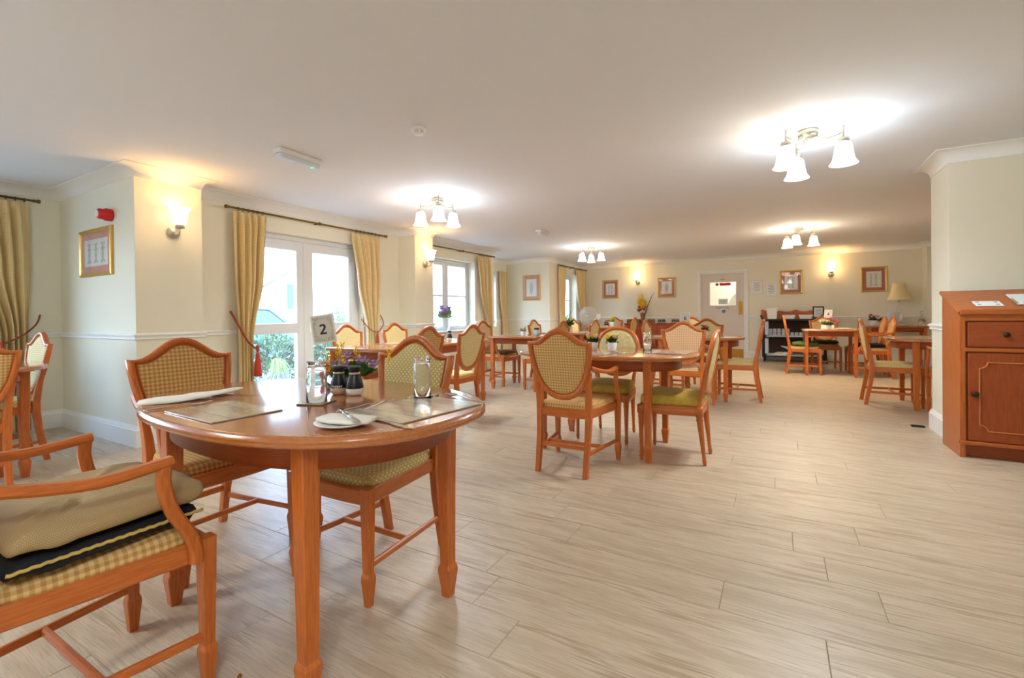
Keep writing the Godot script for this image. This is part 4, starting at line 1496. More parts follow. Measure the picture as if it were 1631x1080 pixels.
# ---------------------------------------------------------------- furniture against the walls
func reception_desk() -> void:
	# sloped-top cabinet; front faces +z
	var t := thing("reception_cabinet", "cherry wood desk cabinet with sloping top beside the right pier", "cabinet", Vector3(1.17, 0, -4.62))
	var w := 0.95
	var prof := PackedVector2Array([Vector2(0.0, 0.0), Vector2(0.42, 0.0), Vector2(0.42, 1.215), Vector2(0.0, 1.06)])
	var side_xf := func(x0: float): return Transform3D(Basis(Vector3(0, 0, -1), Vector3(0, 1, 0), Vector3(1, 0, 0)), Vector3(x0, 0, 0))
	for x in [0.0, w - 0.03]:
		var st := S()
		prism(st, prof, 0.0, 0.03, side_xf.call(x))
		part("side_panel", done(st), M.desk_y, t)
	var tp := S()
	var ang := atan2(0.155, 0.42)
	bbox(tp, Vector3(w + 0.03, 0.026, 0.475), 0.004, Vector3(w / 2, 1.152, -0.21), Basis(Vector3.RIGHT, ang))
	part("sloping_top", done(tp), M.desk_x, t)
	part("front_lip", boxab(Vector3(0.0, 1.055, 0.0), Vector3(w, 1.095, 0.018), 0.004), M.desk_x, t)
	part("carcass", boxab(Vector3(0.03, 0.09, -0.40), Vector3(w - 0.03, 1.02, -0.02), 0.002), M.red_y, t)
	part("rail", boxab(Vector3(0.03, 1.01, -0.03), Vector3(w - 0.03, 1.055, 0.0), 0.002), M.desk_x, t)
	part("rail", boxab(Vector3(0.03, 0.785, -0.03), Vector3(w - 0.03, 0.81, 0.004), 0.002), M.desk_x, t)
	part("ledge", boxab(Vector3(-0.0, 0.10, -0.03), Vector3(w, 0.125, 0.018), 0.004), M.desk_x, t)
	part("plinth", boxab(Vector3(0.03, 0.0, -0.40), Vector3(w - 0.03, 0.10, -0.05), 0.002), M.red_x, t)
	for k in 2:
		var x0 := 0.045 + k * 0.435
		var dr := part("drawer", boxab(Vector3(x0, 0.82, -0.02), Vector3(x0 + 0.425, 1.0, 0.0), 0.004), M.red_x, t)
		for q in [0.18, 0.36]:
			if q > 0.3 and k == 1: continue
			part("knob", lathed([[0.006, 0.0], [0.007, 0.008], [0.018, 0.012], [0.019, 0.018], [0.012, 0.024], [0.002, 0.025]], 14), M.darkbronze, dr, Vector3(x0 + q + 0.02, 0.91, 0.0)).rotation.x = PI / 2
		var door := part("door", boxab(Vector3(x0, 0.13, -0.02), Vector3(x0 + 0.425, 0.775, 0.0), 0.004), M.red_y, t)
		# raised moulding with scooped corners
		var o := PackedVector2Array()
		var cx := x0 + 0.2125
		var hw := 0.155
		var y0 := 0.20
		var y1 := 0.71
		var r := 0.045
		for q in [[hw, y0, 1, -1], [hw, y1, 1, 1], [-hw, y1, -1, 1], [-hw, y0, -1, -1]]:
			var corner := Vector2(cx + q[0], q[1])
			var pts := []
			for s in 5:
				var a := PI / 2 * s / 4.0
				pts.append(corner + Vector2(-q[2] * cos(a) * r, -q[3] * sin(a) * r))
			if q[2] * q[3] > 0: pts.reverse()
			for p in pts: o.append(p)
		o = ccw(o)
		var ml := S()
		frame_ring(ml, o, inset(o, 0.009), [[1.0, 0.0], [0.6, 0.006], [0.3, 0.006], [0.0, 0.0], [0.0, -0.002], [1.0, -0.002]])
		part("moulding", done(ml), M.desk_line, door)
		part("knob", lathed([[0.006, 0.0], [0.007, 0.010], [0.020, 0.016], [0.022, 0.024], [0.014, 0.032], [0.002, 0.033]], 14), M.darkbronze, door, Vector3(x0 + 0.032, 0.475, 0.0)).rotation.x = PI / 2
	var n := Basis(Vector3.RIGHT, ang)
	var p1 := single("paper_notice", bboxmesh(Vector3(0.15, 0.0012, 0.105), 0.0003), M.paper, "small white printed card on the sloping desk top", "paper", Vector3(1.17 + 0.185, 1.136, -4.62 - 0.12))
	p1.rotation = Vector3(ang, 0, 0)
	for k in 4:
		part("print", bboxmesh(Vector3(0.02, 0.0006, 0.012), 0.0001), M.ink, p1, Vector3(-0.05 + 0.1 * (k % 2), 0.0008, -0.03 + 0.05 * (k / 2)))
	var p2 := single("open_book", bboxmesh(Vector3(0.40, 0.010, 0.22), 0.003), M.paper, "open white visitors book on the sloping desk top", "book", Vector3(1.17 + 0.53, 1.165, -4.62 - 0.18))
	p2.rotation = Vector3(ang, 0, 0)
	part("spine_wire", boxab(Vector3(-0.2, -0.002, -0.008), Vector3(-0.19, 0.008, 0.10), 0.002), M.nickel, p2)

func sideboard() -> void:
	var t := thing("sideboard", "long dark red sideboard against the far wall under the prints", "sideboard", Vector3(-3.35, 0, -11.55))
	var w := 1.6
	part("top", boxab(Vector3(-0.015, 0.80, -0.43), Vector3(w + 0.015, 0.825, 0.015), 0.004), M.buffet_x, t)
	part("carcass", boxab(Vector3(0, 0.08, -0.43), Vector3(w, 0.80, -0.02), 0.003), M.buffet_y, t)
	part("plinth", boxab(Vector3(0.02, 0.0, -0.42), Vector3(w - 0.02, 0.08, -0.05), 0.002), M.buffet_x, t)
	for k in 4:
		var x := 0.01 + k * 0.396
		var d := part("drawer", boxab(Vector3(x, 0.64, -0.02), Vector3(x + 0.39, 0.79, 0.0), 0.004), M.buffet_x, t)
		var hd := S(true)
		tube(hd, curve([Vector3(x + 0.14, 0.72, 0.0), Vector3(x + 0.15, 0.70, 0.02), Vector3(x + 0.195, 0.685, 0.025), Vector3(x + 0.24, 0.70, 0.02), Vector3(x + 0.25, 0.72, 0.0)], 3), 0.005, 6)
		part("handle", done(hd), M.bronze, d)
		var dr := part("door", boxab(Vector3(x, 0.10, -0.02), Vector3(x + 0.39, 0.63, 0.0), 0.004), M.buffet_y, t)
		var o := PackedVector2Array()
		for i in 20:
			var a := TAU * i / 20.0
			o.append(Vector2(x + 0.195 + cos(a) * 0.14, 0.36 + sin(a) * 0.21 + (0.03 if sin(a) > 0.95 else 0.0)))
		var ml := S()
		frame_ring(ml, o, inset(o, 0.012), [[1.0, 0.0], [0.6, 0.006], [0.3, 0.006], [0.0, 0.0], [0.0, -0.002], [1.0, -0.002]])
		part("moulding", done(ml), M.brass_line, dr)

func trolley() -> void:
	var t := thing("serving_trolley", "black three-tier trolley with pale corner panels beside the staff door", "trolley", Vector3(-0.27, 0, -11.42))
	var w := 1.12
	var d := -0.5
	for x in [0.0, w]:
		for z in [0.0, d]:
			var st := S(true)
			bbox(st, Vector3(0.045, 0.84, 0.045), 0.01, Vector3(x, 0.52, z))
			var p := part("post", done(st), M.blackplastic, t)
			for y in [[0.18, 0.50], [0.585, 0.87]]:
				part("corner_panel", boxab(Vector3(x + 0.03, y[0], z - 0.018), Vector3(x + 0.1, y[1], z + 0.027), 0.006) if x < 0.5 else boxab(Vector3(x - 0.1, y[0], z - 0.018), Vector3(x - 0.03, y[1], z + 0.027), 0.006), M.grey_panel, p)
			var wh := S(true)
			lathe(wh, [[0.03, -0.018], [0.055, -0.016], [0.06, 0.0], [0.055, 0.016], [0.03, 0.018]], 16, Vector3(x + 0.02, 0.06, z), Basis(Vector3(0, 0, 1), PI / 2))
			part("wheel", done(wh), M.black, t)
	for y in [0.13, 0.535, 0.90]:
		var sh := S()
		bbox(sh, Vector3(w + 0.04, 0.03, 0.52), 0.006, Vector3(w / 2, y, d / 2))
		bbox(sh, Vector3(w - 0.1, 0.012, 0.01), 0.003, Vector3(w / 2, y + 0.02, 0.012))
		part("shelf", done(sh), M.blackplastic, t)
	for y in [0.150, 0.556]:
		part("shelf_liner", boxab(Vector3(0.06, y - 0.012, d + 0.03), Vector3(w - 0.06, y + 0.006, 0.022), 0.002), M.grey_panel, t)
	part("back_panel", boxab(Vector3(0.02, 0.16, d - 0.01), Vector3(w - 0.02, 0.88, d + 0.01), 0.004), M.dark_brown, t)
	for x in [0.0, w]:
		var hd := S(true)
		tube(hd, curve([Vector3(x - 0.01, 0.92, 0.0), Vector3(x - 0.04, 0.98, -0.02), Vector3(x - 0.05, 1.0, d / 2), Vector3(x - 0.04, 0.98, d + 0.02), Vector3(x - 0.01, 0.92, d)], 4), 0.014, 8)
		part("handle", done(hd), M.blackplastic, t)
	# upturned glasses in rows on the middle shelf
	var gl := S(true)
	lathe(gl, [[0.036, 0.0], [0.038, 0.003], [0.034, 0.07], [0.030, 0.076], [0.004, 0.077]], 12, Vector3.ZERO, Basis.IDENTITY, false, true)
	var gm := done(gl)
	for r in 2:
		for k in 9:
			if k > 4 and r == 1: continue
			single("shelf_glass", gm, M.shelfglass, ["small upturned glass %s on the trolley's middle shelf", "upturned glass stacked %s in the trolley's upper glass tier"][r] % [["at the left end", "second from the left", "third from the left", "fourth from the left", "fifth from the left", "sixth from the left", "seventh from the left", "eighth from the left", "at the right end"][k], ["leftmost", "second", "third", "fourth", "rightmost"][mini(k, 4)]][r], "glass", Vector3(-0.27 + 0.14 + 0.08 * k, 0.563 + 0.0775 * r, -11.42 - 0.05), 0.0, "upturned glasses on the trolley")
	for k in 4:
		var q := single("napkin_stack", bboxmesh(Vector3(0.34 - 0.04 * k, 0.014, 0.24), 0.004), M.linen, ["lowest white napkin stack on the trolley's bottom shelf", "second white napkin stack on the trolley's bottom shelf", "third white napkin stack on the trolley's bottom shelf", "tilted top white napkin stack on the trolley's bottom shelf"][k], "napkins", Vector3(-0.27 + 0.30 + 0.05 * k, 0.165 + 0.016 * k, -11.56), 0.3 * k - 0.4, "napkin stacks")
		if k == 3:
			q.position += Vector3(0.02, 0.075, -0.02)
			q.rotation.z = -0.45
	for k in 3:
		var bn := thing("white_tub", ["white plastic tub at the left end of the trolley top", "white plastic tub in the middle of the trolley top", "white plastic tub at the right of the trolley top"][k], "tub", Vector3(-0.27 + 0.17 + 0.31 * k, 0.916, -11.58), 0.0, "tubs on the trolley")
		var b := S()
		var tall := 0.24 if k == 0 else 0.085
		post(b, [[Vector3.ZERO, 0.105 if k else 0.085, 0.13], [Vector3(0, tall, 0), 0.125 if k else 0.105, 0.15]], 0.2)
		part("tub_body", done(b), M.china, bn)
		part("rim", frame_bars(0.26 if k else 0.22, 0.31, 0.014, 0.012), M.china, bn, Vector3(0, tall, 0)).rotation.x = -PI / 2
	# carved gallery board standing along the back of the trolley
	var gb := PackedVector2Array([Vector2(-0.05, 0.0), Vector2(1.15, 0.0)])
	for k in 41:
		var u := 1.0 - k / 40.0
		var y := 0.165 + 0.035 * exp(-pow((u - 0.56) / 0.055, 2.0)) + 0.02 * exp(-pow((u - 0.80) / 0.06, 2.0)) + 0.02 * exp(-pow((u - 0.30) / 0.06, 2.0)) + 0.05 * exp(-pow((u - 0.0) / 0.10, 2.0)) + 0.05 * exp(-pow((u - 1.0) / 0.10, 2.0))
		gb.append(Vector2(-0.05 + 1.2 * u, y))
	var bs := S()
	prism(bs, gb, -0.011, 0.011)
	single("carved_board", done(bs), M.tray_x, "wavy-topped wooden gallery board standing on the back of the trolley", "board", Vector3(-0.27 + 0.0, 0.916, -11.86))
	var pf := thing("photo_frame", "black framed white notice standing on the trolley top", "frame", Vector3(0.745, 0.932, -11.62), 0.05)
	part("mount", bboxmesh(Vector3(0.16, 0.2, 0.008), 0.001), M.paper, pf, Vector3(0, 0.125, 0))
	part("frame", frame_bars(0.2, 0.25, 0.024, 0.018), M.darkframe, pf, Vector3(0, 0.125, 0.002))
	for k in 5: part("line", bboxmesh(Vector3(0.1, 0.006, 0.001), 0.0002), M.inkgrey, pf, Vector3(0, 0.19 - 0.025 * k, 0.0045))
	part("foot", boxab(Vector3(-0.1, -0.016, -0.04), Vector3(0.1, 0.002, 0.04), 0.004), M.darkframe, pf)

func lamp_table() -> void:
	var t := table(2.005, -11.62, 0.0, rect_plan(0.47, 0.2, 0.015), 0.42, 0.155, rect_plan(0.435, 0.17, 0.01), "narrow red-brown side table with the lamp on it", Vector2.ZERO, 0.024)
	t.set_meta("category", "side table")
	var l := thing("table_lamp", "glass table lamp with flared cream shade in the far right corner", "lamp", Vector3(2.08, 0.78, -11.70))
	part("base", lathed([[0.085, 0.0], [0.085, 0.012], [0.03, 0.03], [0.018, 0.06]], 20), M.china, l)
	part("glass_stem", lathed([[0.02, 0.05], [0.05, 0.10], [0.055, 0.20], [0.035, 0.32], [0.016, 0.40], [0.02, 0.44], [0.012, 0.48]], 16), M.thickglass, l)
	part("fitting", lathed([[0.012, 0.47], [0.018, 0.48], [0.018, 0.52], [0.01, 0.53], [0.01, 0.6]], 12), M.steel, l)
	var sh := S(true)
	var outer := [[0.195, 0.505], [0.165, 0.56], [0.135, 0.65], [0.115, 0.76], [0.105, 0.84]]
	var prof := []
	for p in outer: prof.append(p)
	for k in range(outer.size() - 1, -1, -1): prof.append([outer[k][0] - 0.004, outer[k][1]])
	lathe(sh, prof, 28, Vector3.ZERO, Basis.IDENTITY, false, false)
	part("lamp_shade", done(sh), M.lampshade, l)
	var j := thing("plastic_jug", "milky clear plastic jug standing before the table lamp", "jug", Vector3(1.97, 0.78, -11.53))
	part("jug_body", lathed([[0.075, 0.0], [0.08, 0.005], [0.10, 0.26], [0.105, 0.27]], 20, true, false), M.milky, j)
	var jh := S(true)
	tube(jh, curve([Vector3(-0.09, 0.24, 0), Vector3(-0.14, 0.23, 0), Vector3(-0.145, 0.12, 0), Vector3(-0.085, 0.06, 0)], 4), 0.008, 6)
	part("handle", done(jh), M.milky, j)
	var dc := thing("glass_decanter", "round glass decanter with ball stopper on the lamp table", "decanter", Vector3(2.40, 0.78, -11.6))
	part("bottle", lathed([[0.055, 0.0], [0.06, 0.006], [0.065, 0.05], [0.05, 0.10], [0.02, 0.14], [0.016, 0.19], [0.022, 0.2]], 18), M.thickglass, dc)
	part("stopper", lathed([[0.012, 0.195], [0.014, 0.21], [0.028, 0.235], [0.03, 0.25], [0.018, 0.275], [0.003, 0.28]], 14), M.thickglass, dc)
	flower_pot(Vector3(1.66, 0.78, -11.60), 1.7, M.rose, M.palepink, M.leaf_dark, "pink rose pot at the left end of the lamp table", 61)
	flower_pot(Vector3(1.82, 0.78, -11.72), 1.5, M.rose, M.pink, M.leaf_dark, "deep pink flower pot between the rose pot and the jug", 62)

func pedestal_fan() -> void:
	var t := thing("pedestal_fan", "white pedestal fan in the far left corner by the curtain", "fan", Vector3(-4.14, 0, -11.1), 0.35)
	part("base", lathed([[0.2, 0.0], [0.2, 0.012], [0.16, 0.025], [0.03, 0.04]], 24), M.white, t)
	part("pole", lathed([[0.014, 0.03], [0.014, 0.95]], 10), M.white, t)
	var mo := S(true)
	lathe(mo, [[0.03, -0.16], [0.06, -0.14], [0.065, -0.03], [0.05, 0.0]], 16, Vector3(0, 1.02, 0), Basis(Vector3.RIGHT, PI / 2))
	part("motor", done(mo), M.white, t)
	var cage := S(true)
	for k in 56:
		var a := TAU * k / 56.0
		var dd := Vector3(cos(a), sin(a), 0)
		tube(cage, [dd * 0.03 + Vector3(0, 1.02, 0.09), dd * 0.14 + Vector3(0, 1.02, 0.085), dd * 0.21 + Vector3(0, 1.02, 0.05), dd * 0.23 + Vector3(0, 1.02, 0.02), dd * 0.2 + Vector3(0, 1.02, -0.02), dd * 0.06 + Vector3(0, 1.02, -0.04)], 0.0034, 4)
	for q in [[0.23, 0.02], [0.14, 0.086], [0.19, 0.065], [0.09, 0.088]]:
		var ring := []
		for k in 37: ring.append(Vector3(cos(TAU * k / 36.0) * q[0], 1.02 + sin(TAU * k / 36.0) * q[0], q[1]))
		tube(cage, ring, 0.004, 5, false)
	part("cage", done(cage), M.white, t)
	part("cage_hub", lathed([[0.035, 0.0], [0.035, 0.01]], 16), M.white, t, Vector3(0, 1.02, 0.088)).rotation.x = PI / 2
	for k in 3:
		var b := S(true)
		var a := TAU * k / 3.0
		sweep(b, [Vector3(cos(a) * 0.03, 1.02 + sin(a) * 0.03, 0.03), Vector3(cos(a + 0.2) * 0.1, 1.02 + sin(a + 0.2) * 0.1, 0.035), Vector3(cos(a + 0.3) * 0.18, 1.02 + sin(a + 0.3) * 0.18, 0.04)], [0.04, 0.09, 0.08], 0.003, Vector3(0, 0, 1))
		part("blade", done(b), M.white, t)

# ---------------------------------------------------------------- scene
func _ready() -> void:
	rng.seed = 11
	# camera: level-ish wide lens, slightly rolled, lens shifted down
	var cam := Camera3D.new()
	cam.name = "camera"
	cam.position = Vector3(0, 1.1, 0)
	cam.rotation = Vector3(-0.00615, 0.52053, -0.0114)
	cam.projection = Camera3D.PROJECTION_FRUSTUM
	cam.near = 0.05
	cam.far = 200.0
	cam.size = 0.05 * 1080.0 / 737.33
	cam.frustum_offset = Vector2(0, -0.05 * 35.6 / 737.33)
	add_child(cam)
	cam.current = true
	# daylight: a bright overcast sky
	var env := Environment.new()
	var sky := Sky.new()
	var ps := ProceduralSkyMaterial.new()
	ps.sky_top_color = Color(0.62, 0.80, 1.0)
	ps.sky_horizon_color = Color(0.86, 0.94, 1.0)
	ps.ground_bottom_color = Color(0.6, 0.6, 0.58)
	ps.ground_horizon_color = Color(0.8, 0.8, 0.78)
	ps.sky_energy_multiplier = SKY
	ps.ground_energy_multiplier = SKY * 0.5
	sky.sky_material = ps
	env.background_mode = Environment.BG_SKY
	env.sky = sky
	env.tonemap_mode = Environment.TONE_MAPPER_LINEAR
	env.tonemap_exposure = EXPOSURE
	env.sdfgi_enabled = true
	env.ssao_enabled = true
	env.ssil_enabled = true
	var we := WorldEnvironment.new()
	we.name = "world_environment"
	we.environment = env
	add_child(we)

	make_materials()
	M.salt = plain(232, 226, 214, 0.25)
	M.peppercorn = plain(206, 170, 140, 0.25)
	M.brass_line = plain(212, 140, 66, 0.4)
	M.desk_line = plain(196, 116, 48, 0.4)
	M.dark_brown = plain(66, 40, 26, 0.6)
	M.signprint = sign_print()
	var art := [art_print(0), art_print(1), art_print(2), art_print(3)]

	# structure
	build_floor()
	var cs := S()
	for q in FOOTPRINT: cube(cs, Vector3(q[0], 2.4, q[2]), Vector3(q[1], 2.6, q[3]))
	struct("ceiling", done(cs), M.ceiling)
	build_wall("wall_left", [0, 1, 2, 3, 4, 5, 6, 7, 8, 9, 10, 11, 12])
	build_wall("wall_far", [13, 14, 15])
	build_wall("wall_right", [16, 17, 18, 19, 20])
	build_wall("wall_back", [21])
	build_trims()
	french_doors()
	staff_door()
	window("window_1", 0, 0.5, true)
	window("window_2", 8, 0.45, true)
	window("window_3", 10, 0.5, true)
	window("window_4", 12, 0.5, true)
	build_outdoors()

	# furniture, largest first
	make_shield_chair("arm_tan", "armchair", true, M.gingham, M.gingham)
	make_shield_chair("arm_pink", "armchair", true, M.gingham_pink, M.gingham_pink)
	make_shield_chair("side_dots", "dining_chair", false, M.dots, M.dots)
	make_shield_chair("side_pale", "dining_chair", false, M.gingham_pale, M.dots)
	make_shield_chair("side_tan", "dining_chair", false, M.gingham, M.gingham)
	make_oval_chair("oval")
	lay_tables()
	lay_chairs()
	reception_desk()
	sideboard()
	trolley()
	lamp_table()
	pedestal_fan()

	# curtains and poles
	pole(-4.95, 2.25, -2.74, -4.93, "bronze curtain pole above the French doors", spread(-2.8, -3.12, 6) + spread(-4.38, -4.86, 7))
	curtain(-5.03, [[2.225, -2.79, -3.17], [1.6, -2.80, -3.13], [0.80, -2.83, -2.99], [0.02, -2.82, -2.99]], "gold checked curtain tied back left of the French doors", 5)
	curtain(-5.03, [[2.225, -4.36, -4.88], [1.6, -4.46, -4.88], [0.86, -4.60, -4.80], [0.02, -4.60, -4.84]], "gold checked curtain tied back right of the French doors", 6)
	tieback([Vector3(-5.04, 1.16, -2.78), Vector3(-4.92, 1.0, -2.80), Vector3(-4.90, 0.84, -2.88), Vector3(-4.91, 0.76, -2.965)], Vector3(-4.90, 0.765, -2.985), "rust rope tieback with long red tassel on the left curtain")
	tieback([Vector3(-5.04, 1.10, -4.92), Vector3(-4.92, 0.98, -4.86), Vector3(-4.90, 0.87, -4.74), Vector3(-4.92, 0.90, -4.62), Vector3(-5.0, 1.05, -4.52)], Vector3(-4.89, 0.865, -4.72), "rust rope tieback with red knot on the right curtain", 0.6)
	pole(-6.26, 2.25, 1.0, -1.60, "bronze curtain pole in the near left bay", spread(-1.2, -1.57, 6))
	curtain(-6.34, [[2.225, -1.12, -1.58], [1.6, -1.2, -1.585], [0.95, -1.36, -1.56], [0.02, -1.34, -1.57]], "gold checked curtain at the left edge in the near bay", 5)
	tieback([Vector3(-6.36, 1.14, -1.66), Vector3(-6.24, 1.05, -1.60), Vector3(-6.2, 0.95, -1.5), Vector3(-6.2, 0.88, -1.38)], Vector3(-6.2, 0.88, -1.36), "dark rope tieback on the curtain at the left edge", 0.7)
	pole(-4.95, 2.25, -5.85, -7.90, "thin bronze curtain pole above the small window", spread(-7.4, -7.86, 6))
	curtain(-5.03, [[2.225, -7.40, -7.88], [1.6, -7.48, -7.88], [0.86, -7.72, -7.87], [0.02, -7.70, -7.88]], "gold curtain right of the small window behind the chairs", 5)
	pole(-4.50, 2.25, -10.14, -11.9, "bronze curtain pole above the far window", spread(-10.2, -10.6, 5) + spread(-11.3, -11.85, 5))
	curtain(-4.58, [[2.225, -10.18, -10.62], [1.6, -10.19, -10.6], [0.9, -10.2, -10.58], [0.02, -10.2, -10.58]], "straight gold curtain left of the far window", 4)
	curtain(-4.58, [[2.225, -11.28, -11.88], [1.6, -11.36, -11.88], [0.9, -11.66, -11.86], [0.02, -11.64, -11.87]], "gold curtain swept aside right of the far window", 5)
	curtain(-5.75, [[2.12, -9.38, -9.7], [1.5, -9.4, -9.7], [0.9, -9.5, -9.7], [0.02, -9.5, -9.7]], "sliver of gold curtain inside the far bay", 4)

	# wall things
	wall_picture(Vector3(-5.475, 1.713, -1.82), 0.0, 0.70, 0.44, M.mount_pink, art[0], "gold framed print of three candlesticks beside the red alarm")
	wall_picture(Vector3(-5.07, 1.715, -9.8), 0.0, 0.46, 0.60, M.mount_pink, art[3], "framed print on the far bay's return wall")
	wall_picture(Vector3(-3.85, 1.72, -12.0), 0.0, 0.44, 0.49, M.mount_red, art[2], "red mounted print left of the far wall light")
	wall_picture(Vector3(-2.40, 1.715, -12.0), 0.0, 0.44, 0.50, M.mount_red, art[3], "red mounted print between the vase and the staff door")
	wall_picture(Vector3(0.27, 1.73, -12.0), 0.0, 0.44, 0.52, M.mount_red, art[1], "gold framed print above the serving trolley")
	wall_picture(Vector3(1.73, 1.725, -12.0), 0.0, 0.44, 0.52, M.mount_red, art[1], "gold framed candlestick print beside the table lamp")
	for k in 2:
		var nt := thing("wall_notice", ["white framed notice next to the staff door", "lower white framed notice beside the gold print"][k], "notice", Vector3([-0.405, -0.115][k], [1.65, 1.59][k], -12.0), 0.0, "white notices by the staff door")
		part("frame", frame_bars(0.24, 0.32, 0.018, 0.02), M.white, nt, Vector3(0, 0, 0.01))
		part("sheet", bboxmesh(Vector3(0.21, 0.29, 0.006), 0.001), M.paper, nt, Vector3(0, 0, 0.006))
		for j in 6: part("line", bboxmesh(Vector3(0.13 - 0.03 * (j % 2), 0.008, 0.001), 0.0002), M.inkgrey, nt, Vector3(0, 0.09 - 0.035 * j, 0.0095))
	var al := thing("fire_alarm_sounder", "red fire alarm sounder on the near bay's return wall", "alarm", Vector3(-5.15, 2.02, -1.82))
	var ab := S(true)
	lathe(ab, [[0.052, 0.0], [0.055, 0.006], [0.055, 0.05], [0.046, 0.06], [0.046, 0.095], [0.035, 0.105], [0.003, 0.106]], 24, Vector3.ZERO, Basis(Vector3.RIGHT, PI / 2))
	part("body", done(ab), M.red, al)
	var ag := S(true)
	lathe(ag, [[0.03, 0.104], [0.03, 0.109], [0.003, 0.110]], 18, Vector3.ZERO, Basis(Vector3.RIGHT, PI / 2))
	part("grille", done(ag), M.paper, al)
	sconce(Vector3(-4.72, 1.865, -2.11), PI / 2, 0.062, "lit wall light on the near left pier")
	sconce(Vector3(-4.72, 1.88, -5.55), PI / 2, 0.062, "lit wall light on the second pier by the small window")
	sconce(Vector3(-3.12, 1.87, -12.0), 0.0, 0.07, "lit wall light above the vase on the far wall")
	sconce(Vector3(1.0, 1.865, -12.0), 0.0, 0.07, "lit wall light between the two gold prints on the far wall")

	# ceiling fittings
	var cool := Color(0.80, 0.91, 1.0)
	var warm := Color(1.0, 0.93, 0.82)
	ceiling_lamp(0.2, -3.98, deg_to_rad(108.0), [M.shade_cool, M.shade_dim, M.shade_cool], LAMP, [cool, warm, cool], "nearest three-shade ceiling light, right of centre")
	ceiling_lamp(-3.29, -4.09, deg_to_rad(72.0), [M.shade_cool, M.shade_warm, M.shade_cool], LAMP, [cool, warm, cool], "three-shade ceiling light in front of the second pier")
	ceiling_lamp(-3.16, -8.68, deg_to_rad(111.0), [M.shade_warm, M.shade_cool, M.shade_warm], LAMP, [warm, cool, warm], "distant three-shade ceiling light near the far window")
	ceiling_lamp(0.30, -8.56, deg_to_rad(18.0), [M.shade_warm, M.shade_warm, M.shade_warm], LAMP, [warm, warm, warm], "distant three-shade ceiling light towards the far right")
	ceiling_lamp(-3.25, 0.65, 0.4, [M.shade_cool, M.shade_cool, M.shade_warm], LAMP, [cool, cool, warm], "three-shade ceiling light behind the viewer on the left")
	ceiling_lamp(0.25, 0.65, 0.9, [M.shade_cool, M.shade_cool, M.shade_warm], LAMP, [cool, cool, warm], "three-shade ceiling light behind the viewer on the right")
	var em := thing("emergency_light", "long white emergency light fitting on the ceiling with green indicator", "emergency light", Vector3(-3.33, 2.4, -2.39), PI / 2 + 0.05)
	part("housing", boxab(Vector3(-0.2, -0.04, -0.05), Vector3(0.2, 0.0, 0.05), 0.008), M.white, em)
	part("diffuser", boxab(Vector3(-0.185, -0.075, -0.042), Vector3(0.185, -0.035, 0.042), 0.015), M.tube, em)
	part("indicator", boxab(Vector3(0.115, -0.078, -0.008), Vector3(0.125, -0.07, 0.03), 0.002), M.led, em)
	var em2 := thing("emergency_light", "small white emergency light on the ceiling halfway down the room", "emergency light", Vector3(-3.2, 2.4, -6.58), PI / 2)
	part("housing", boxab(Vector3(-0.16, -0.04, -0.05), Vector3(0.16, 0.0, 0.05), 0.008), M.white, em2)
	part("diffuser", boxab(Vector3(-0.145, -0.08, -0.042), Vector3(0.145, -0.035, 0.042), 0.015), M.tube, em2)
	for k in 2:
		var sd := thing("smoke_detector", ["white smoke detector on the near ceiling", "small white smoke detector on the far ceiling"][k], "smoke detector", [Vector3(-2.156, 2.4, -2.487), Vector3(-3.14, 2.4, -10.64)][k], 0.0, "smoke detectors")
		part("base", lathed([[0.045, -0.02], [0.052, -0.018], [0.053, 0.0]], 24), M.white, sd)
		var cg := S(true)
		for j in 8:
			var a := TAU * j / 8.0
			bbox(cg, Vector3(0.008, 0.022, 0.008), 0.002, Vector3(cos(a) * 0.03, -0.03, sin(a) * 0.03))
		part("vane", done(cg), M.white, sd)
		part("cap", lathed([[0.02, -0.048], [0.032, -0.044], [0.036, -0.038]], 20), M.white, sd)

	lay_small_things()

func lay_tables() -> void:
	oval_table(-1.575, -1.165, -0.055, 0.73, 0.48, 0.43, 0.30, "near oval cherry table with the number 2 sign", Vector2(-0.012, -0.012))
	oval_table(-1.25, -3.72, 0.0, 0.74, 0.46, 0.425, 0.30, "oval cherry table in the middle of the room with two white flower pots")
	rect_table(-3.60, -4.06, 0.40, 0.93, "long cherry table beside the French doors")
	rect_table(-3.30, -6.10, 0.41, 0.38, "small square table between the small window and the middle table")
	rect_table(-3.05, -7.30, 0.40, 0.40, "square table behind the patterned armchair with a tall plant pot")
	rect_table(-3.45, -10.50, 0.40, 0.40, "distant square table before the fan and far window")
	oval_table(-0.93, -6.46, 0.0, 0.58, 0.46, 0.38, 0.30, "oval cherry table with the number 6 sign")
	rect_table(0.765, -9.60, 0.40, 0.40, "square cherry table in front of the serving trolley")
	oval_table(1.73, -6.85, 0.0, 0.66, 0.50, 0.43, 0.34, "oval cherry table half hidden by the right pier")
	oval_table(-4.80, -0.80, 0.0, 0.50, 0.46, 0.24, 0.30, "table in the near left bay, cut by the left edge")

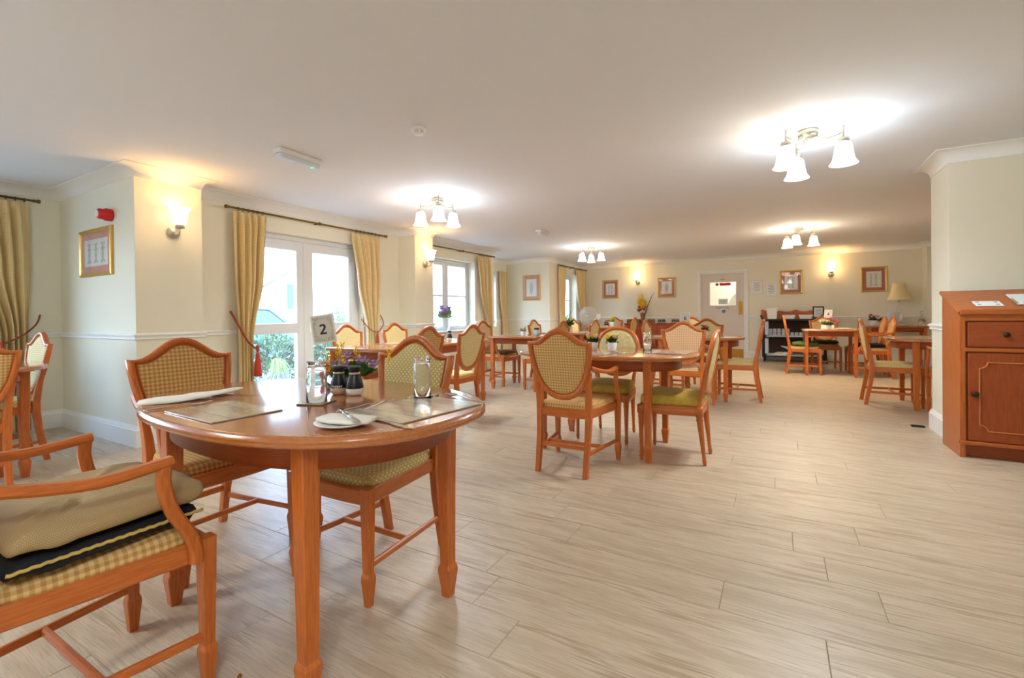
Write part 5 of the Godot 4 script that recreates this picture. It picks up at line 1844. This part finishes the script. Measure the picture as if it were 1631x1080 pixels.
func lay_chairs() -> void:
	chair("arm_tan", -1.735, -0.515, 180, "armchair with olive tan cushion in the near left corner")
	chair("arm_tan", -2.33, -1.205, 90, "tan checked armchair at the left end of the near oval table")
	chair("side_dots", -1.565, -1.465, 0, "cream dotted chair behind the near table, facing the viewer")
	chair("arm_tan", -1.285, -3.165, 180, "tan checked armchair with its back to the viewer at the middle table")
	chair("oval", -0.69, -3.695, 270, "oval-backed chair with olive seat at the right end of the middle table", "oval-backed chairs")
	chair("oval", -1.31, -4.0, 0, "oval-backed chair with olive seat behind the middle table", "oval-backed chairs")
	chair("arm_pink", -0.90, -5.64, 180, "pink checked armchair behind the glass on the middle table")
	chair("side_pale", -0.92, -7.2, 0, "cream chair on the far side of the number 6 table")
	chair("side_pale", -1.50, -9.6, 0, "cream chair peeking out behind the number 6 sign, before the sideboard")
	chair("side_pale", -0.45, -6.46, 270, "side-on cream chair at the right end of the number 6 table")
	chair("side_pale", -1.29, -6.5, 90, "side-on cream chair at the left end of the number 6 table")
	chair("side_pale", -4.23, -3.86, 90, "cream chair by the French doors behind the number 2 sign")
	chair("side_pale", -4.23, -4.67, 90, "cream chair between the right curtain and the small window")
	chair("side_tan", -3.10, -3.33, 270, "tan chair at the long table, just behind the cream dotted chair")
	chair("side_pale", -3.07, -4.0, 270, "yellow shield-back chair standing right of the long table")
	chair("arm_pink", -3.80, -6.2, 90, "armchair with taupe seat at the left of the small square table")
	chair("side_tan", -2.95, -6.1, 270, "chair at the right of the small square table, behind the tan armchair")
	chair("side_pale", -3.42, -7.25, 90, "small distant chair left of the dark square table top")
	chair("side_pale", -2.90, -7.3, 270, "distant chair right of the table with the tall plant pot")
	chair("side_pale", -3.15, -8.4, 90, "distant chair in front of the far window's flowers")
	chair("arm_pink", -3.6, -11.2, 0, "pale pink chair standing against the far wall left of the sideboard")
	chair("side_pale", -3.1, -10.5, 270, "edge-on chair before the sideboard's left end")
	chair("side_tan", 0.40, -9.55, 90, "chair with a green cushion left of the trolley table")
	chair("side_tan", 0.76, -10.3, 0, "chair with a dark cushion between the table and the trolley")
	chair("arm_tan", 1.32, -9.50, 270, "front one of two side-on armchairs right of the trolley table")
	chair("side_tan", 1.30, -10.08, 270, "rear one of two side-on chairs right of the trolley table")
	chair("side_pale", 1.16, -6.88, 90, "cream chair at the left end of the table by the right pier")
	chair("arm_tan", 1.64, -6.27, 180, "armchair almost hidden behind the right pier")
	chair("side_pale", -5.15, -1.05, 0, "pale shield-back chair against the near bay's return wall")
	chair("arm_tan", -4.48, -0.77, 270, "armchair cut by the left edge of the picture")

func cushion(at: Vector3, turn: float, a: float, b: float, h: float, mat: Material, label: String) -> Node3D:
	var t := thing("seat_cushion", label, "cushion", at, turn, "loose seat cushions")
	var st := S(true)
	var o := rounded(a, b, 5.0, 64)
	var rumple := noise(51, 9.0, 3)
	var rings := []
	for q in [[0.30, 0.06, 0.0], [0.80, 0.015, 0.0], [0.97, 0.22, 0.0], [1.0, 0.45, 0.0], [0.97, 0.72, 0.0], [0.88, 0.90, 0.1], [0.7, 0.98, 0.3], [0.45, 1.0, 0.5], [0.2, 1.0, 0.5], [0.02, 0.99, 0.5]]:
		var r := PackedVector3Array()
		for i in o.size():
			var p: Vector2 = o[i] * q[0]
			var crease: float = 0.05 * q[2] * h / 0.07 * rumple.get_noise_2d(p.x, p.y * 1.6 + h * 40.0) + 0.006 * sin(i * 0.9) * (1.0 if q[0] > 0.9 else 0.0)
			# corners pulled out a little, like a stuffed square
			var ang := TAU * i / o.size()
			p *= 1.0 + 0.05 * pow(absf(sin(2.0 * ang)), 6.0)
			r.append(Vector3(p.x, h * q[1] + crease, -p.y))
		rings.append(r)
	loft(st, rings)
	part("cover", done(st), mat, t)
	return t

func lay_small_things() -> void:
	var Y := 0.7805
	# the cushion on the near armchair, over a dark braided one
	var dk := cushion(Vector3(-1.735, 0.488, -0.535), 0.0, 0.228, 0.215, 0.055, M.navy, "thin black cushion edged with gold braid under the tan one")
	for s in [-1, 1]:
		var br := S(true)
		var pts := []
		for k in 60:
			var z := -0.205 + 0.41 * k / 59.0
			pts.append(Vector3(s * 0.229 + 0.0012 * sin(k * 1.9), 0.034 + 0.0012 * cos(k * 1.9), z))
		tube(br, pts, 0.0048, 6)
		part("braid", done(br), M.gold_braid, dk)
	cushion(Vector3(-1.735, 0.540, -0.545), 0.02, 0.235, 0.225, 0.074, M.weave, "plump woven olive tan cushion on the near armchair")
	cushion(Vector3(0.42, 0.492, -9.55), 0.0, 0.20, 0.20, 0.06, M.green_cushion, "mottled green cushion on the chair left of the trolley table")
	cushion(Vector3(0.76, 0.492, -10.27), 0.0, 0.20, 0.20, 0.055, M.dark_green, "dark green cushion on the chair before the trolley")
	cushion(Vector3(1.30, 0.492, -9.50), 0.0, 0.20, 0.20, 0.06, M.navy, "navy cushion on the armchair right of the trolley table")
	cushion(Vector3(-3.77, 0.492, -6.2), 0.0, 0.21, 0.20, 0.04, M.taupe, "thin taupe cushion on the armchair by the small square table")
	# near table setting
	mat_board(Vector3(-1.63, Y, -0.872), 0.33, 0.225, -0.06, "striped place mat in front of the near armchair")
	mat_board(Vector3(-1.075, Y, -1.205), 0.29, 0.36, -0.12, "shiny place mat at the right end of the near table")
	var np := thing("folded_napkin", "white napkin lying on the left of the near table", "napkin", Vector3(-2.0, Y, -0.955), deg_to_rad(62), "napkins on the near table")
	var nst := S(true)
	var rings := []
	for k in 9:
		var u := k / 8.0
		var hw := lerpf(0.06, 0.12, sin(u * PI)) * (1.0 - 0.6 * u)
		var ring := PackedVector3Array()
		for q in [[-1.0, 0.0], [1.0, 0.0], [0.95, 0.003], [0.3, 0.004], [0.1, 0.008], [-0.5, 0.005]]:
			ring.append(Vector3(-0.17 + 0.34 * u, q[1] * (1.0 - 0.4 * u) + 0.024 * u * u + 0.004 * sin(u * 9.0) * sin(u * 9.0) * float(q[1] > 0.0) + 0.001, -q[0] * hw))
		rings.append(ring)
	loft(nst, rings)
	part("cloth", done(nst), M.linen, np)
	cutlery("knife", Vector3(-1.93, Y, -1.08), deg_to_rad(28), "dinner knife under the napkin's tip")
	cutlery("fork", Vector3(-1.86, Y, -0.84), deg_to_rad(80), "fork beside the striped place mat")
	var pl := thing("side_plate", "white side plate with a folded napkin near the front edge", "plate", Vector3(-1.10, Y, -0.925))
	part("dish", lathed([[0.05, 0.0], [0.055, 0.002], [0.08, 0.011], [0.083, 0.014], [0.08, 0.0145], [0.055, 0.006], [0.003, 0.005]], 36), M.china, pl)
	var n2 := S(true)
	sweep(n2, [Vector3(-0.075, 0.018, 0.01), Vector3(-0.03, 0.017, 0.0), Vector3(0.03, 0.017, -0.01), Vector3(0.085, 0.018, -0.03)], [0.07, 0.09, 0.085, 0.06], 0.012)
	single("folded_napkin", done(n2), M.linen, "folded napkin lying on the white side plate", "napkin", Vector3(-1.10, Y, -0.925), 0.0, "napkins on the near table")
	cutlery("knife", Vector3(-1.09, Y + 0.025, -0.935), deg_to_rad(-25), "butter knife lying across the side plate's napkin")
	cutlery("knife", Vector3(-0.985, Y, -1.00), deg_to_rad(-10), "dinner knife along the front of the shiny mat")
	cutlery("fork", Vector3(-1.225, Y, -1.19), deg_to_rad(100), "large fork left of the shiny mat")
	cutlery("fork", Vector3(-1.25, Y, -1.13), deg_to_rad(85), "small fork beside the large fork on the near table")
	cutlery("spoon", Vector3(-1.04, Y, -1.425), deg_to_rad(162), "dessert spoon behind the shiny mat")
	for c in [[Vector3(-1.47, Y, -1.115), "cork coaster under the left upturned glass", "left upturned glass on the near table", 0.036, 0.15], [Vector3(-1.195, Y, -1.38), "cork coaster under the right upturned glass", "right upturned glass on the near table", 0.033, 0.152]]:
		var co := thing("drink_coaster", c[1], "coaster", c[0], 0.35, "coasters")
		part("board", bboxmesh(Vector3(0.10, 0.004, 0.10), 0.001), M.cork, co, Vector3(0, 0.002, 0))
		part("print", bboxmesh(Vector3(0.096, 0.001, 0.096), 0.0003), M.mat, co, Vector3(0, 0.0045, 0))
		tumbler(c[0] + Vector3(0, 0.0052, 0), c[3], c[4], c[2])
	mill(Vector3(-1.555, Y, -1.285), 0.62, "dark mill lettered Pepper on the near table", "Pepper")
	mill(Vector3(-1.480, Y, -1.300), 0.5, "plain black salt mill on the near table")
	# flowers behind the mills
	var fl := thing("flower_pot", "pot of yellow and lilac flowers behind the two mills", "flowers", Vector3(-1.635, Y, -1.415), 0.0, "flower pots on the tables")
	part("pot", pot_mesh(0.032, 0.04, 0.05), M.potwhite, fl)
	part("foliage", foliage(90, 0.05, 0.04, 0.06, 3), M.leaf, fl, Vector3(0, 0.045, 0))
	part("lilac_bloom", blossoms([Vector3(-0.01, 0.112, 0.01), Vector3(0.045, 0.10, 0.0), Vector3(0.07, 0.085, -0.03), Vector3(0.02, 0.085, 0.04), Vector3(-0.035, 0.085, 0.03)], 0.026, 4), M.purple, fl)
	for p in [Vector3(-0.05, 0.13, 0.01), Vector3(-0.02, 0.14, 0.02), Vector3(-0.075, 0.10, 0.03), Vector3(0.02, 0.10, 0.05), Vector3(0.11, 0.12, -0.06), Vector3(0.03, 0.125, 0.0), Vector3(-0.04, 0.075, 0.05)]: part("yellow_spray", spikes([p], 0.05, 5 + int(p.x * 100.0)), M.yellow, fl)
	for q in fl.get_children():
		if q.mesh and q.name != &"pot": q.scale = Vector3(1.35, 1.2, 1.35)
	var hs := table_sign(Vector3(-1.712, Y, -1.352), 0.5, "2", 0.14, 0.105, 0.125, 0.203, "white card with number 2 in a leafy wreath on the near table")
	part("red_heart", lathed([[0.003, -0.028], [0.018, -0.02], [0.027, 0.0], [0.024, 0.018], [0.010, 0.029], [0.002, 0.03]], 18), M.redsign, hs, Vector3(-0.004, 0.085, 0.0)).scale = Vector3(1, 1, 0.45)
	# bottle on the chair behind
	var bt := thing("small_bottle", "small white bottle with pink cap on the tan chair behind the near table", "bottle", Vector3(-3.15, 0.492, -3.33))
	part("bottle", lathed([[0.022, 0.0], [0.024, 0.004], [0.024, 0.05], [0.012, 0.065]], 14), M.china, bt)
	part("cap", lathed([[0.017, 0.065], [0.018, 0.07], [0.018, 0.105], [0.012, 0.11]], 12), M.pink, bt)
	# middle table
	flower_pot(Vector3(-1.37, Y, -3.78), 1.15, M.palepink, M.yellow, M.leaf_dark, "white pot of pink and yellow flowers, left of two on the middle table", 71)
	flower_pot(Vector3(-1.20, Y, -3.77), 1.15, M.yellow, M.cream, M.leaf_dark, "white pot of yellow and cream flowers, right of two on the middle table", 72)
	mat_board(Vector3(-1.30, Y, -3.46), 0.36, 0.22, 0.0, "place mat in front of the tan armchair on the middle table")
	mat_board(Vector3(-0.74, Y, -3.80), 0.30, 0.36, 0.0, "place mat at the right end of the middle table")
	mat_board(Vector3(-1.72, Y, -3.72), 0.30, 0.36, 0.0, "place mat at the left end of the middle table")
	cutlery("fork", Vector3(-1.10, Y, -3.52), deg_to_rad(25), "fork right of the front mat on the middle table")
	cutlery("knife", Vector3(-1.04, Y, -3.60), deg_to_rad(15), "knife on the middle table near the flower pots")
	cutlery("knife", Vector3(-0.70, Y + 0.006, -3.60), deg_to_rad(8), "knife on the right-hand mat of the middle table")
	tumbler(Vector3(-0.965, Y, -4.0), 0.036, 0.15, "upturned glass on the middle table")
	# long table by the doors
	mill(Vector3(-3.55, Y, -4.62), 0.0, "black mill on the far end of the long table")
	mat_board(Vector3(-3.75, Y, -3.86), 0.24, 0.36, 0.0, "place mat on the long table by the French doors")
	# small square table
	mat_board(Vector3(-3.44, Y, -5.98), 0.32, 0.24, 0.0, "dark edged mat on the small square table")
	flower_pot(Vector3(-3.25, Y, -5.99), 1.0, M.lime, M.palepink, M.leaf, "little yellow-green flower pot on the small square table", 73)
	var jr := thing("storage_jar", "grey jar with black lid on the small square table", "jar", Vector3(-3.09, Y, -6.12))
	part("jar_body", lathed([[0.036, 0.0], [0.04, 0.004], [0.04, 0.06], [0.034, 0.075], [0.034, 0.08]], 16), M.grey_panel, jr)
	part("lid", lathed([[0.036, 0.08], [0.038, 0.083], [0.038, 0.105], [0.034, 0.108]], 16), M.black, jr)
	# tall plant on the square table behind
	var tp := thing("potted_plant", "tall yellow-green plant in a white pot behind the tan armchair", "plant", Vector3(-2.98, Y, -7.12))
	part("pot", pot_mesh(0.035, 0.045, 0.10), M.potwhite, tp)
	part("foliage", foliage(60, 0.03, 0.12, 0.09, 8), M.leaf, tp, Vector3(0, 0.09, 0))
	part("flower_spray", spikes([Vector3(0.0, 0.24, 0), Vector3(0.03, 0.22, 0.01), Vector3(-0.03, 0.21, 0), Vector3(0.0, 0.27, 0.02)], 0.07, 9), M.lime, tp)
	# distant square table
	flower_pot(Vector3(-3.30, Y, -10.38), 1.7, M.lime, M.yellow, M.leaf_pale, "yellow-green flower pot on the distant square table", 74)
	mill(Vector3(-3.44, Y, -10.30), 0.0, "left of two small black mills on the distant square table", "", 0.95)
	mill(Vector3(-3.37, Y, -10.26), 0.0, "right of two small black mills on the distant square table", "", 0.95)
	table_sign(Vector3(-3.64, Y, -10.45), 0.35, "", 0.0, 0.10, 0.14, 0.16, "blank white card sign in front of the fan")
	# number 6 table
	table_sign(Vector3(-1.04, Y, -6.42), 0.2, "6", 0.0, 0.115, 0.14, 0.17, "white card with number 6 on the table beyond")
	flower_pot(Vector3(-0.82, Y, -6.5), 1.15, M.rose, M.pink, M.leaf_dark, "red flower pot on the number 6 table", 75)
	# trolley table
	var ft := thing("flower_trough", "white trough of cream and pink flowers on the trolley table", "flowers", Vector3(0.74, Y, -9.5))
	part("trough", boxab(Vector3(-0.09, 0, -0.04), Vector3(0.09, 0.065, 0.04), 0.006), M.potwhite, ft)
	part("foliage", foliage(90, 0.1, 0.04, 0.06, 10), M.leaf, ft, Vector3(0, 0.06, 0))
	part("cream_bloom", blossoms([Vector3(-0.1, 0.13, 0), Vector3(-0.06, 0.14, 0.03), Vector3(-0.02, 0.13, 0), Vector3(0.0, 0.12, 0.04)], 0.036, 11), M.cream, ft)
	part("pink_bloom", blossoms([Vector3(0.05, 0.14, 0), Vector3(0.09, 0.15, 0.02), Vector3(0.12, 0.12, 0), Vector3(0.04, 0.17, -0.02)], 0.036, 12), M.pink, ft)
	table_sign(Vector3(0.775, Y, -9.66), 0.0, "4", -0.08, 0.115, 0.14, 0.19, "small white number card above the flower trough")
	mat_board(Vector3(0.52, Y, -9.42), 0.26, 0.34, 0.0, "pale mat at the left of the trolley table")
	mat_board(Vector3(0.98, Y, -9.62), 0.30, 0.34, 0.0, "pale mat at the right of the trolley table")
	single("folded_napkin", bboxmesh(Vector3(0.2, 0.012, 0.14), 0.005), M.linen, "white napkin at the right edge of the trolley table", "napkin", Vector3(0.95, Y + 0.011, -9.5), 0.2)
	# near bay table
	mat_board(Vector3(-5.0, Y, -0.80), 0.3, 0.24, 0.0, "place mat on the table in the near left bay")
	# sideboard
	var vs := thing("flower_vase", "tall wicker vase of yellow and red flowers on the sideboard", "vase", Vector3(-2.93, 0.826, -11.72))
	part("vase", lathed([[0.05, 0.0], [0.055, 0.006], [0.05, 0.12], [0.065, 0.26], [0.058, 0.262]], 18, true, false), M.wicker, vs)
	part("stems", spikes([Vector3(-0.1, 0.42, -0.03), Vector3(0.07, 0.40, -0.03)], 0.26, 13), M.leaf_pale, vs)
	part("red_bloom", blossoms([Vector3(-0.05, 0.33, 0.04), Vector3(0.03, 0.34, 0.05), Vector3(-0.01, 0.40, 0.02), Vector3(-0.08, 0.40, 0), Vector3(0.06, 0.39, 0), Vector3(-0.1, 0.31, 0.02)], 0.055, 14), M.rose, vs)
	part("yellow_bloom", spikes([Vector3(-0.06, 0.52, 0), Vector3(0.0, 0.56, 0.01), Vector3(0.05, 0.5, 0.02), Vector3(-0.02, 0.63, 0), Vector3(-0.1, 0.58, 0), Vector3(0.08, 0.46, 0.01), Vector3(0.02, 0.47, 0.05), Vector3(-0.04, 0.45, 0.05)], 0.2, 15), M.yellow, vs)
	var tw := S(true)
	tube(tw, [Vector3(0.05, 0.2, 0), Vector3(0.12, 0.42, 0), Vector3(0.19, 0.6, 0), Vector3(0.28, 0.76, 0)], [0.012, 0.012, 0.01, 0.004], 6)
	part("twig", done(tw), M.twig, vs)
	for c in [[-2.46, "left"], [-2.14, "right"]]:
		var tr := thing("cruet_tray", "black tray with %s cluster of mills on the sideboard" % ("the left" if c[1] == "left" else "the right"), "tray", Vector3(c[0], 0.826, -11.68), 0.0, "cruet trays on the sideboard")
		part("tray_base", bboxmesh(Vector3(0.2, 0.014, 0.12), 0.004), M.black, tr, Vector3(0, 0.007, 0))
		for k in 4:
			mill(Vector3(c[0] - 0.07 + 0.046 * k, 0.841, -11.68 + 0.022 * (k % 2)), 0.0, "%s black mill on the %s cruet tray of the sideboard" % [["first", "second", "third", "fourth"][k], c[1]], "", 0.75)
	for k in 3:
		single("place_card_box", bboxmesh(Vector3(0.16, 0.1, 0.12), 0.006), [M.wicker, M.taupe, M.taupe][k], ["brown box at the left end of the sideboard", "taupe box left of the vase on the sideboard", "taupe box right of the vase on the sideboard"][k], "box", Vector3([-3.26, -3.09, -2.74][k], 0.876, -11.78), 0.0, "boxes on the sideboard")
	# window sills
	var wv := thing("flower_jug", "glass jug of lilac flowers on the small window's sill", "vase", Vector3(-5.02, 0.812, -6.42))
	part("jug", lathed([[0.05, 0.0], [0.056, 0.005], [0.09, 0.08], [0.085, 0.14], [0.05, 0.21], [0.06, 0.235]], 18, true, false), M.tumbler, wv)
	var hj := S(true)
	tube(hj, curve([Vector3(0, 0.19, -0.06), Vector3(0, 0.21, -0.13), Vector3(0, 0.12, -0.15), Vector3(0, 0.06, -0.09)], 4), 0.008, 6)
	part("handle", done(hj), M.nickel, wv)
	part("bloom", blossoms([Vector3(0, 0.35, 0), Vector3(0.05, 0.32, 0.07), Vector3(0, 0.31, -0.11), Vector3(-0.04, 0.40, 0.05), Vector3(0.03, 0.38, -0.06), Vector3(0, 0.29, 0.13), Vector3(0.04, 0.28, -0.02)], 0.07, 16), M.purple, wv)
	part("foliage", foliage(70, 0.12, 0.08, 0.13, 17), M.leaf_pale, wv, Vector3(0, 0.22, 0))
	flower_pot(Vector3(-4.66, 0.812, -10.75), 2.1, M.palepink, M.rose, M.leaf_pale, "pink flowers in a white pot on the far window's sill", 76)
	var dm := thing("door_stop", "small black wedge on the floor at the foot of the right pier", "door stop", Vector3(1.13, 0, -5.62))
	part("wedge", boxab(Vector3(-0.05, 0, -0.02), Vector3(0.05, 0.018, 0.02), 0.004), M.black, dm)
	var cr := thing("floor_crumb", "tiny brown crumb on the floor by the near armchair's leg", "crumb", Vector3(-1.43, 0.0, -0.80))
	part("crumb", lathed([[0.003, 0.0], [0.007, 0.004], [0.004, 0.01], [0.001, 0.011]], 7), M.wicker, cr)
